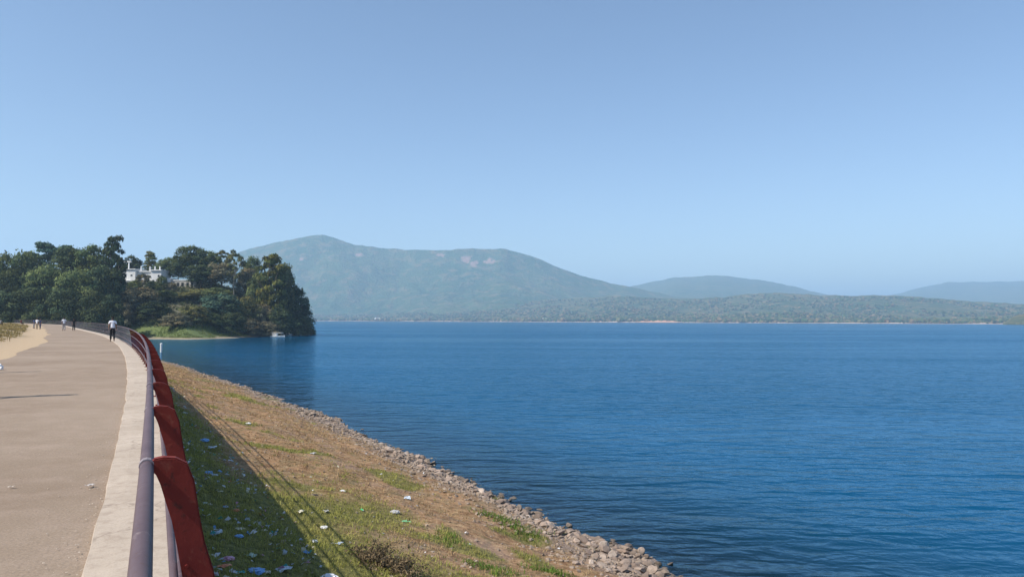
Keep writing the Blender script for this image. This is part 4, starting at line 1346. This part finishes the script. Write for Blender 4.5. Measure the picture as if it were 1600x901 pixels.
part('roof', [(X(213) + .01, X(238) - .21, 0, 9.9, Zp(424.5) + .01, Zp(423))], M['white_wall'])
part('roof', [(X(238) - .2, X(255), -2.6, 8.5, Zp(423) + .01, Zp(421.4))], M['white_wall'])
part('porch', [(X(186), X(204), -4, -1.02, -4, Zp(440)), (X(185.5), X(204.5), -4.4, -1.02, Zp(440) + .01, Zp(438.6))], M['white_wall'])
for px in (182.5, 197.5, 217, 231, 238.8, 246.5):
    part('roof_post', [(X(px) - .22, X(px) + .22, 1.2, 1.64, Zp(424), Zp(415.5 if px > 200 else 409))], M['white_wall'])
part('pergola_beam', [(X(180.5), X(191), 1.0, 1.8, Zp(409) + .01, Zp(407.6))], M['white_wall'])
part('pergola_beam', [(X(195), X(201), 1.0, 1.8, Zp(409) + .01, Zp(407.2))], M['white_wall'])
for px, py, w, h, yy in ((196.5, 429, 4.6, 3.4, -1.0), (187, 430, 3, 3, -1.0), (206, 430, 3, 3, -1.0), (216, 434, 5, 9, 0.5), (225, 431.5, 3.6, 3.6, .5), (233, 431.5, 3.4, 3.6, .5), (225, 440, 3.6, 5, .5), (232, 441, 5, 6, .5), (242, 440, 3, 6, -2), (250, 431, 3, 4, -2), (190, 447, 3, 5, -4), (198, 446, 3, 4, -4)):
    f_ = part('window', [(X(px - w / 2), X(px + w / 2), yy - .09, yy - .003, Zp(py + h / 2), Zp(py - h / 2))], M['white_wall'])
    part('pane', [(X(px - w / 2 + .35), X(px + w / 2 - .35), yy - .12, yy - .092, Zp(py + h / 2 - .35), Zp(py - h / 2 + .35))], M['dark_window'], f_)
cw = empty('compound_wall', (hx0, hy0, hb))
tag(cw, 'long low pale wall with dark openings running right from the white house', 'wall')
part('wall', [(X(268), X(304), 1, 1.5, -5, Zp(438))], M['grey_wall'], cw)
part('coping', [(X(267.6), X(304.4), .8, 1.7, Zp(438) + .01, Zp(436.6))], M['white_wall'], cw)
for px in (276, 283, 291, 298):
    part('opening', [(X(px - 1.8), X(px + 1.8), .9, .997, Zp(448), Zp(441))], M['dark_window'], cw)
tw = empty('terrace_wall', (hx0, hy0, hb))
tag(tw, 'grey brown terrace wall in front of the white house', 'wall')
part('wall', [(X(200), X(262), -6, -5.4, -9, Zp(452))], M['grey_wall'], tw)
part('coping', [(X(199.5), X(262.5), -6.2, -5.2, Zp(452) + .01, Zp(450.6))], M['grey_wall'], tw)

# ------------------------------------------------------------------ boat and marker on the water
bx, by = at(434.5, 313)
boat = empty('boat', (bx, by, WATER), R(-12))
boat.scale = (0.75, 0.75, 0.75)
tag(boat, 'small white boat with a canopy moored at the shore of the headland', 'boat')
def hull():
    st = [(-4.2, 0.9, 0.75), (-3.0, 1.25, 0.7), (0, 1.4, 0.7), (2.4, 1.15, 0.8), (3.8, 0.55, 0.95), (4.6, 0.06, 1.1)]
    V = []
    for x, w, h in st:
        V += [(x, -w, h), (x, -w * 0.85, 0.1), (x, 0, -0.3), (x, w * 0.85, 0.1), (x, w, h), (x, w * 0.9, h - .12), (x, 0, h - .25), (x, -w * .9, h - .12)]
    Fq = []
    for i in range(len(st) - 1):
        for j in range(8):
            j2 = (j + 1) % 8
            Fq.append((i * 8 + j, (i + 1) * 8 + j, (i + 1) * 8 + j2, i * 8 + j2))
    Fq.append(tuple(range(8))); Fq.append(tuple(reversed([(len(st) - 1) * 8 + j for j in range(8)])))
    return V, Fq
M['boat_paint'] = simple('boat_paint', (0.50, 0.50, 0.49), (0.70, 0.70, 0.68), 1.5, 0.6, 0.1, 0.01)
link_mesh('hull', *hull(), M['boat_paint'], boat)
part('cabin', [(-2.6, -0.2, -.95, .95, .55, 1.9)], M['white_wall'], boat)
part('canopy', [(-3.0, 3.0, -1.25, 1.25, 2.35, 2.5)], M['white_wall'], boat)
for px, py in ((-2.8, -1.1), (-2.8, 1.1), (2.8, -1.0), (2.8, 1.0)):
    part('canopy_post', [(px - .05, px + .05, py - .05, py + .05, .6, 2.349)], M['grey_wall'], boat)
for w in (-2.1, -1.1):
    part('window', [(w - .35, w + .35, -1.0, -.953, 1.1, 1.65)], M['dark_window'], boat)
b2x, b2y = at(443, 325)
mx, my = at(253.5, 166)
mk = empty('water_marker', (mx, my, WATER))
tag(mk, 'white marker post standing in the water behind the railing', 'post')
mb = MB(); mb.lathe([(0.22, -3), (0.22, 1.75), (0.2, 1.8)], 12); mb.build('shaft', M['white_wall'], mk)
mb = MB(); mb.lathe([(0.27, 1.80), (0.27, 1.95), (0.05, 2.1)], 12); mb.build('cap', M['white_wall'], mk)

# ------------------------------------------------------------------ far shore, hills and mountains
def hill_mat(name, c1, c2, c3, sc):
    m, nt, N, L, P = new_mat(name)
    pos = geo_pos(nt)
    a1 = noise_node(nt, 0.0016 * sc, 6, 0.6, pos); a2 = noise_node(nt, 0.012 * sc, 6, 0.7, pos); a3 = noise_node(nt, 0.06 * sc, 4, 0.7, pos)
    rk = attr(nt, 'rock').outputs['Fac']
    c = mixc(nt, ramp(nt, a1.outputs['Fac'], [(0.35, 0), (0.65, 1)]), c1, c2)
    c = mixc(nt, ramp(nt, a2.outputs['Fac'], [(0.48, 0), (0.68, 0.75)]), c, c3)
    c = mixc(nt, ramp(nt, a3.outputs['Fac'], [(0.3, 0.6), (0.5, 0)]), c, tuple(k * 0.45 for k in c1))
    c = mixc(nt, rk, c, (0.36, 0.25, 0.20))
    L.new(c, P.inputs['Base Color']); P.inputs['Roughness'].default_value = 1.0; P.inputs['Specular IOR Level'].default_value = 0.0
    h = N.new('ShaderNodeMath'); h.operation = 'MULTIPLY_ADD'
    L.new(a3.outputs['Fac'], h.inputs[0]); h.inputs[1].default_value = 0.4; L.new(a2.outputs['Fac'], h.inputs[2])
    L.new(bump(nt, h.outputs[0], 1.0, 45.0 / sc), P.inputs['Normal'])
    return m
HM = hill_mat('forest_slope', (0.048, 0.110, 0.050), (0.110, 0.155, 0.072), (0.28, 0.22, 0.13), 1.0)
FM = hill_mat('forest_foothill', (0.055, 0.110, 0.048), (0.14, 0.15, 0.075), (0.38, 0.26, 0.15), 1.6)

def d_shore(px): return np.interp(px, [-400, 490, 1000, 1350, 1600, 2000], [3700, 3600, 2700, 2350, 2100, 1900])
def ridge(name, pts, d_foot, d_ridge, d_back, mat, seed, rough=0.16, nt_=80, step=2.6, shape=1.5, rocks_=None, foot_z=None, wob=0.0008):
    pts = np.array(pts, float)
    px = np.arange(pts[0, 0], pts[-1, 0] + 0.1, step)
    # a smooth crest through the points, then small irregularities
    yy = np.interp(px, pts[:, 0], pts[:, 1])
    kz = int(14 / step); ker = np.hanning(2 * kz + 3); ker /= ker.sum()
    yy = np.convolve(np.pad(yy, kz + 1, 'edge'), ker, 'valid')
    yy = yy + (fbm(px * 0.06, px * 0, seed, 4) - 0.5) * 3.2
    t = np.concatenate([np.linspace(0, 1, nt_), np.linspace(1.06, 1.6, 8)])
    pg, tg = np.meshgrid(px, t, indexing='ij')
    df = (d_foot(pg) if callable(d_foot) else np.full(pg.shape, float(d_foot)))
    dr = (d_ridge(pg) if callable(d_ridge) else np.full(pg.shape, float(d_ridge)))
    dr = dr + (fbm(pg * 0.01, pg * 0, seed + 5, 3) - 0.5) * 0.12 * (dr - df)
    d = np.where(tg <= 1, df + (dr - df) * tg, dr + (d_back - dr) * (tg - 1) / 0.6)
    top = (yh(pg) - yy[:, None]) / F * dr + EYE
    fz = (WATER + 0.6) if foot_z is None else foot_z
    f = np.where(tg <= 1, np.power(np.clip(tg, 0, 1), shape), 1 - sstep(1, 1.6, tg))
    x = (pg - 800) / F * d; y = d
    span = top - fz
    n = fbm(x * wob * 1.0, y * wob * 0.7, seed + 11, 5) - 0.5
    gul = np.abs(fbm(x * wob * 2.2, y * wob * 1.2, seed + 17, 5) - 0.5) * 2
    bell = np.clip(np.sin(np.pi * np.clip(tg, 0, 1)), 0, 1) ** 0.8
    z = fz + span * f + span * bell * (n * rough * 2.6 - (0.5 - gul) * rough * 0.9)
    z = np.maximum(z, fz - 3)
    # keep the slope below the line of sight of the crest
    lim = EYE + (top - EYE) * (d / dr) - 0.004 * d * np.clip(1 - tg, 0, 1)
    z = np.where(tg < 1, np.minimum(z, lim), z)
    att = np.zeros(pg.shape)
    if rocks_:
        py = yh(pg) - (z - EYE) * F / d
        for cx, cy, rx, ry in rocks_:
            q = ((pg - cx) / rx) ** 2 + ((py - cy) / ry) ** 2 + (fbm(pg * 0.25, py * 0.3, seed + 31, 3) - 0.5) * 2.4
            att = np.maximum(att, sstep(0.95, 0.45, q))
    o = link_mesh(name, np.stack([x.ravel(), y.ravel(), z.ravel()], -1), grid_faces(*pg.shape), mat, None, True, attrs={'rock': att.ravel()})
    return tag(o, kind='structure'), (px, t, x, y, z)
ridge('mountain', [(250, 440), (330, 405), (385, 390), (430, 378), (470, 371), (500, 366), (520, 371), (550, 381), (590, 387), (640, 390), (700, 390), (745, 388), (790, 388), (812, 394), (840, 403),
                   (870, 417), (910, 431), (950, 441), (985, 448), (1020, 456), (1080, 467), (1150, 478), (1230, 490)],
      lambda p: d_shore(p) + 650, 5600, 8000, HM, 71, 0.26, 110, 2.0, 1.35,
      [(728, 404, 9, 6), (741, 412, 7, 5), (765, 408, 10, 5), (470, 404, 4, 3), (688, 398, 8, 3), (560, 398, 7, 3)])
ridge('mountain', [(900, 470), (960, 455), (1000, 444), (1040, 436), (1075, 432), (1110, 430), (1150, 432), (1190, 437), (1230, 444), (1270, 455), (1300, 461), (1360, 470), (1420, 480)],
      4200, 8200, 10000, HM, 83, 0.12, 50, 2.6, 1.3)
ridge('mountain', [(1280, 480), (1340, 468), (1400, 460), (1440, 449), (1480, 441), (1530, 440), (1580, 439), (1620, 437), (1700, 440), (1800, 446), (1950, 460)],
      5200, 10200, 12500, HM, 91, 0.12, 50, 2.6, 1.3)
_, FH = ridge('hill', [(200, 490), (480, 488), (560, 486), (640, 482), (720, 478), (800, 472), (880, 466), (960, 462), (1020, 465), (1080, 467), (1130, 464), (1180, 458), (1225, 457), (1280, 461), (1330, 462),
               (1390, 461), (1440, 464), (1500, 469), (1560, 473), (1620, 476), (1800, 480), (2000, 484)],
      lambda p: d_shore(p), lambda p: d_shore(p) + 1500, 7000, FM, 97, 0.12, 90, 2.6, 1.5, None, WATER + 1.8, 0.002)
ridge('hill', [(1566, 505), (1580, 497), (1592, 491), (1610, 487), (1650, 485), (1720, 487), (1800, 500)], 1680, 1800, 2000, FM, 113, 0.1, 16, 1.6, 0.5)
# the pale beach along the far waterline
m = simple('beach_sand', (0.40, 0.28, 0.20), (0.52, 0.40, 0.30), 0.02, 0.95, 0.2, 0.3, world_space=True)
px = np.arange(150, 2000, 4.0)
dsh = d_shore(px)
wv = (fbm(px * 0.02, px * 0, 103, 4) - 0.5)
V = []
for p, d, q in zip(px, dsh, wv):
    for dd_, zz in ((-60 + q * 60, WATER - 1.0), (-30 + q * 50, WATER + 0.5), (25, WATER + max(0.4, 3.0 + q * 11)), (120, WATER + max(0.6, 3.2 + q * 11))):
        V.append(((p - 800) / F * (d + dd_), d + dd_, zz))
tag(link_mesh('beach', V, grid_faces(len(px), 4)[:, ::1], m, None, True), kind='structure')
# the orange cut bank
m = simple('orange_earth', (0.42, 0.22, 0.13), (0.55, 0.33, 0.21), 0.03, 0.95, 0.4, 1.0, world_space=True)
V = []; ncol = 26
for i in range(ncol):
    p = 992 + 74 * i / (ncol - 1); d = float(d_shore(p)) - 35
    h = 8 * math.sin(math.pi * i / (ncol - 1)) ** 0.6 * (0.65 + 0.6 * float(fbm(i * 0.5, 0.0, 107, 3)))
    for t_, hh in ((0, 0.6), (12, h * 0.7), (26, h), (80, h), (170, 0.5)):
        V.append(((p - 800) / F * (d + t_), d + t_, WATER + hh))
tag(link_mesh('earth_bank', V, grid_faces(ncol, 5)[:, ::1], m, None, False), kind='structure')

# far woods: many small crowns on the lower hills
fpx, ft, fx_, fy_, fz_ = FH
ico = bmesh.new(); bmesh.ops.create_icosphere(ico, subdivisions=1, radius=1.0)
iv = np.array([v.co[:] for v in ico.verts]); ifc = np.array([[v.index for v in f.verts] for f in ico.faces]); ico.free()
def far_wood(name, n, i0, i1, tpow, tmax, hmin, hmax, seed, label):
    r = np.random.default_rng(seed)
    ci = r.uniform(i0, i1, n)
    ti = (r.uniform(0, 1, n) ** tpow) * tmax
    a = np.clip(ci.astype(int), 0, len(fpx) - 2); b = np.clip((ti * 89).astype(int), 0, 88)
    fa = ci - a; fb = np.clip(ti * 89 - b, 0, 1)
    def bl(Q): return (Q[a, b] * (1 - fa) + Q[a + 1, b] * fa) * (1 - fb) + (Q[a, b + 1] * (1 - fa) + Q[a + 1, b + 1] * fa) * fb
    x, y, z = bl(fx_), bl(fy_), bl(fz_)
    y = y + r.uniform(-25, 40, n)
    keep = fbm(x * 0.006, y * 0.006, seed, 3) > r.uniform(0.30, 0.54, n)
    x, y, z = x[keep], y[keep], z[keep]; n = len(x)
    h = r.uniform(hmin, hmax, n); w = h * r.uniform(0.5, 0.9, n)
    jit = 1 + r.normal(0, 0.22, (n, len(iv), 1))
    V = (iv[None] * jit) * np.stack([w, w, h * 0.55], -1)[:, None, :] + np.stack([x, y, z + h * 0.42], -1)[:, None, :]
    f = (ifc[None] + (np.arange(n) * len(iv))[:, None, None]).reshape(-1, 3)
    base = np.array([[0.050, 0.085, 0.03], [0.085, 0.105, 0.042], [0.110, 0.108, 0.048], [0.165, 0.125, 0.065], [0.04, 0.062, 0.03]])
    cc = base[r.integers(0, 5, n)] * r.uniform(0.7, 1.3, (n, 1))
    tag(link_mesh(name, V.reshape(-1, 3), f, leaf_mat(name, (1, 1, 1), 0.1), None, False, cols=np.repeat(cc, len(iv), 0)), label, kind='stuff')
far_wood('far_forest', 24000, 80, len(fpx) - 20, 1.5, 0.95, 4, 10, 131, 'hazy far forest on the low hills across the lake')
far_wood('shore_trees', 5000, 80, len(fpx) - 20, 1.0, 0.06, 7, 15, 137, 'hazy line of trees along the far beach')

# tiny houses on the far shore
def far_house(px, off, w, h, wall_m, roof_m, label):
    d = float(d_shore(px)) + off
    x, y = at(px, d)
    o = empty('house', (x, y, WATER + 3.0), R(random.uniform(-12, 12)))
    tag(o, label, 'house')
    part('wall', [(-w / 2, w / 2, 0, w * .6, -2, h)], wall_m, o)
    mb = MB(); mb.prism([(-.5, h + .02), (w * .6 + .5, h + .02), (w * .3, h + w * .2)], -w / 2 - .5, w / 2 + .5, 'x')
    mb.build('roof', roof_m, o)
    for q in (-0.3, 0.0, 0.3):
        part('window', [(q * w - .6, q * w + .6, -.1, -.004, h * .35, h * .75)], M['dark_window'], o)
far_house(590, 30, 26, 7, M['white_wall'], M['white_wall'], 'tiny white house on the far beach, leftmost')
far_house(637, 60, 14, 6, M['white_wall'], M['red_tile'], 'tiny white house with red roof right of the leftmost one')
far_house(851, 60, 16, 10, M['white_wall'], M['white_wall'], 'tall tiny white house on the far shore under the mountain flank')
far_house(892, 70, 16, 7, M['white_wall'], M['red_tile'], 'tiny red roofed house on the far shore left of the orange bank')
far_house(1385, 50, 12, 5, M['white_wall'], M['grey_wall'], 'tiny white house on the far shore toward the right')

# ------------------------------------------------------------------ haze
m = bpy.data.materials.new('haze'); m.use_nodes = True
nt = m.node_tree
nt.nodes.remove(nt.nodes['Principled BSDF'])
pv = nt.nodes.new('ShaderNodeVolumePrincipled')
pv.inputs['Color'].default_value = (0.52, 0.75, 1.0, 1)
pv.inputs['Density'].default_value = 0.00015
pv.inputs['Anisotropy'].default_value = 0.1
nt.links.new(pv.outputs[0], nt.nodes['Material Output'].inputs['Volume'])
mb = MB(); mb.box(-31000, 31000, -31000, 31000, -15.0, 720.0)
tag(mb.build('haze', m), kind='stuff')
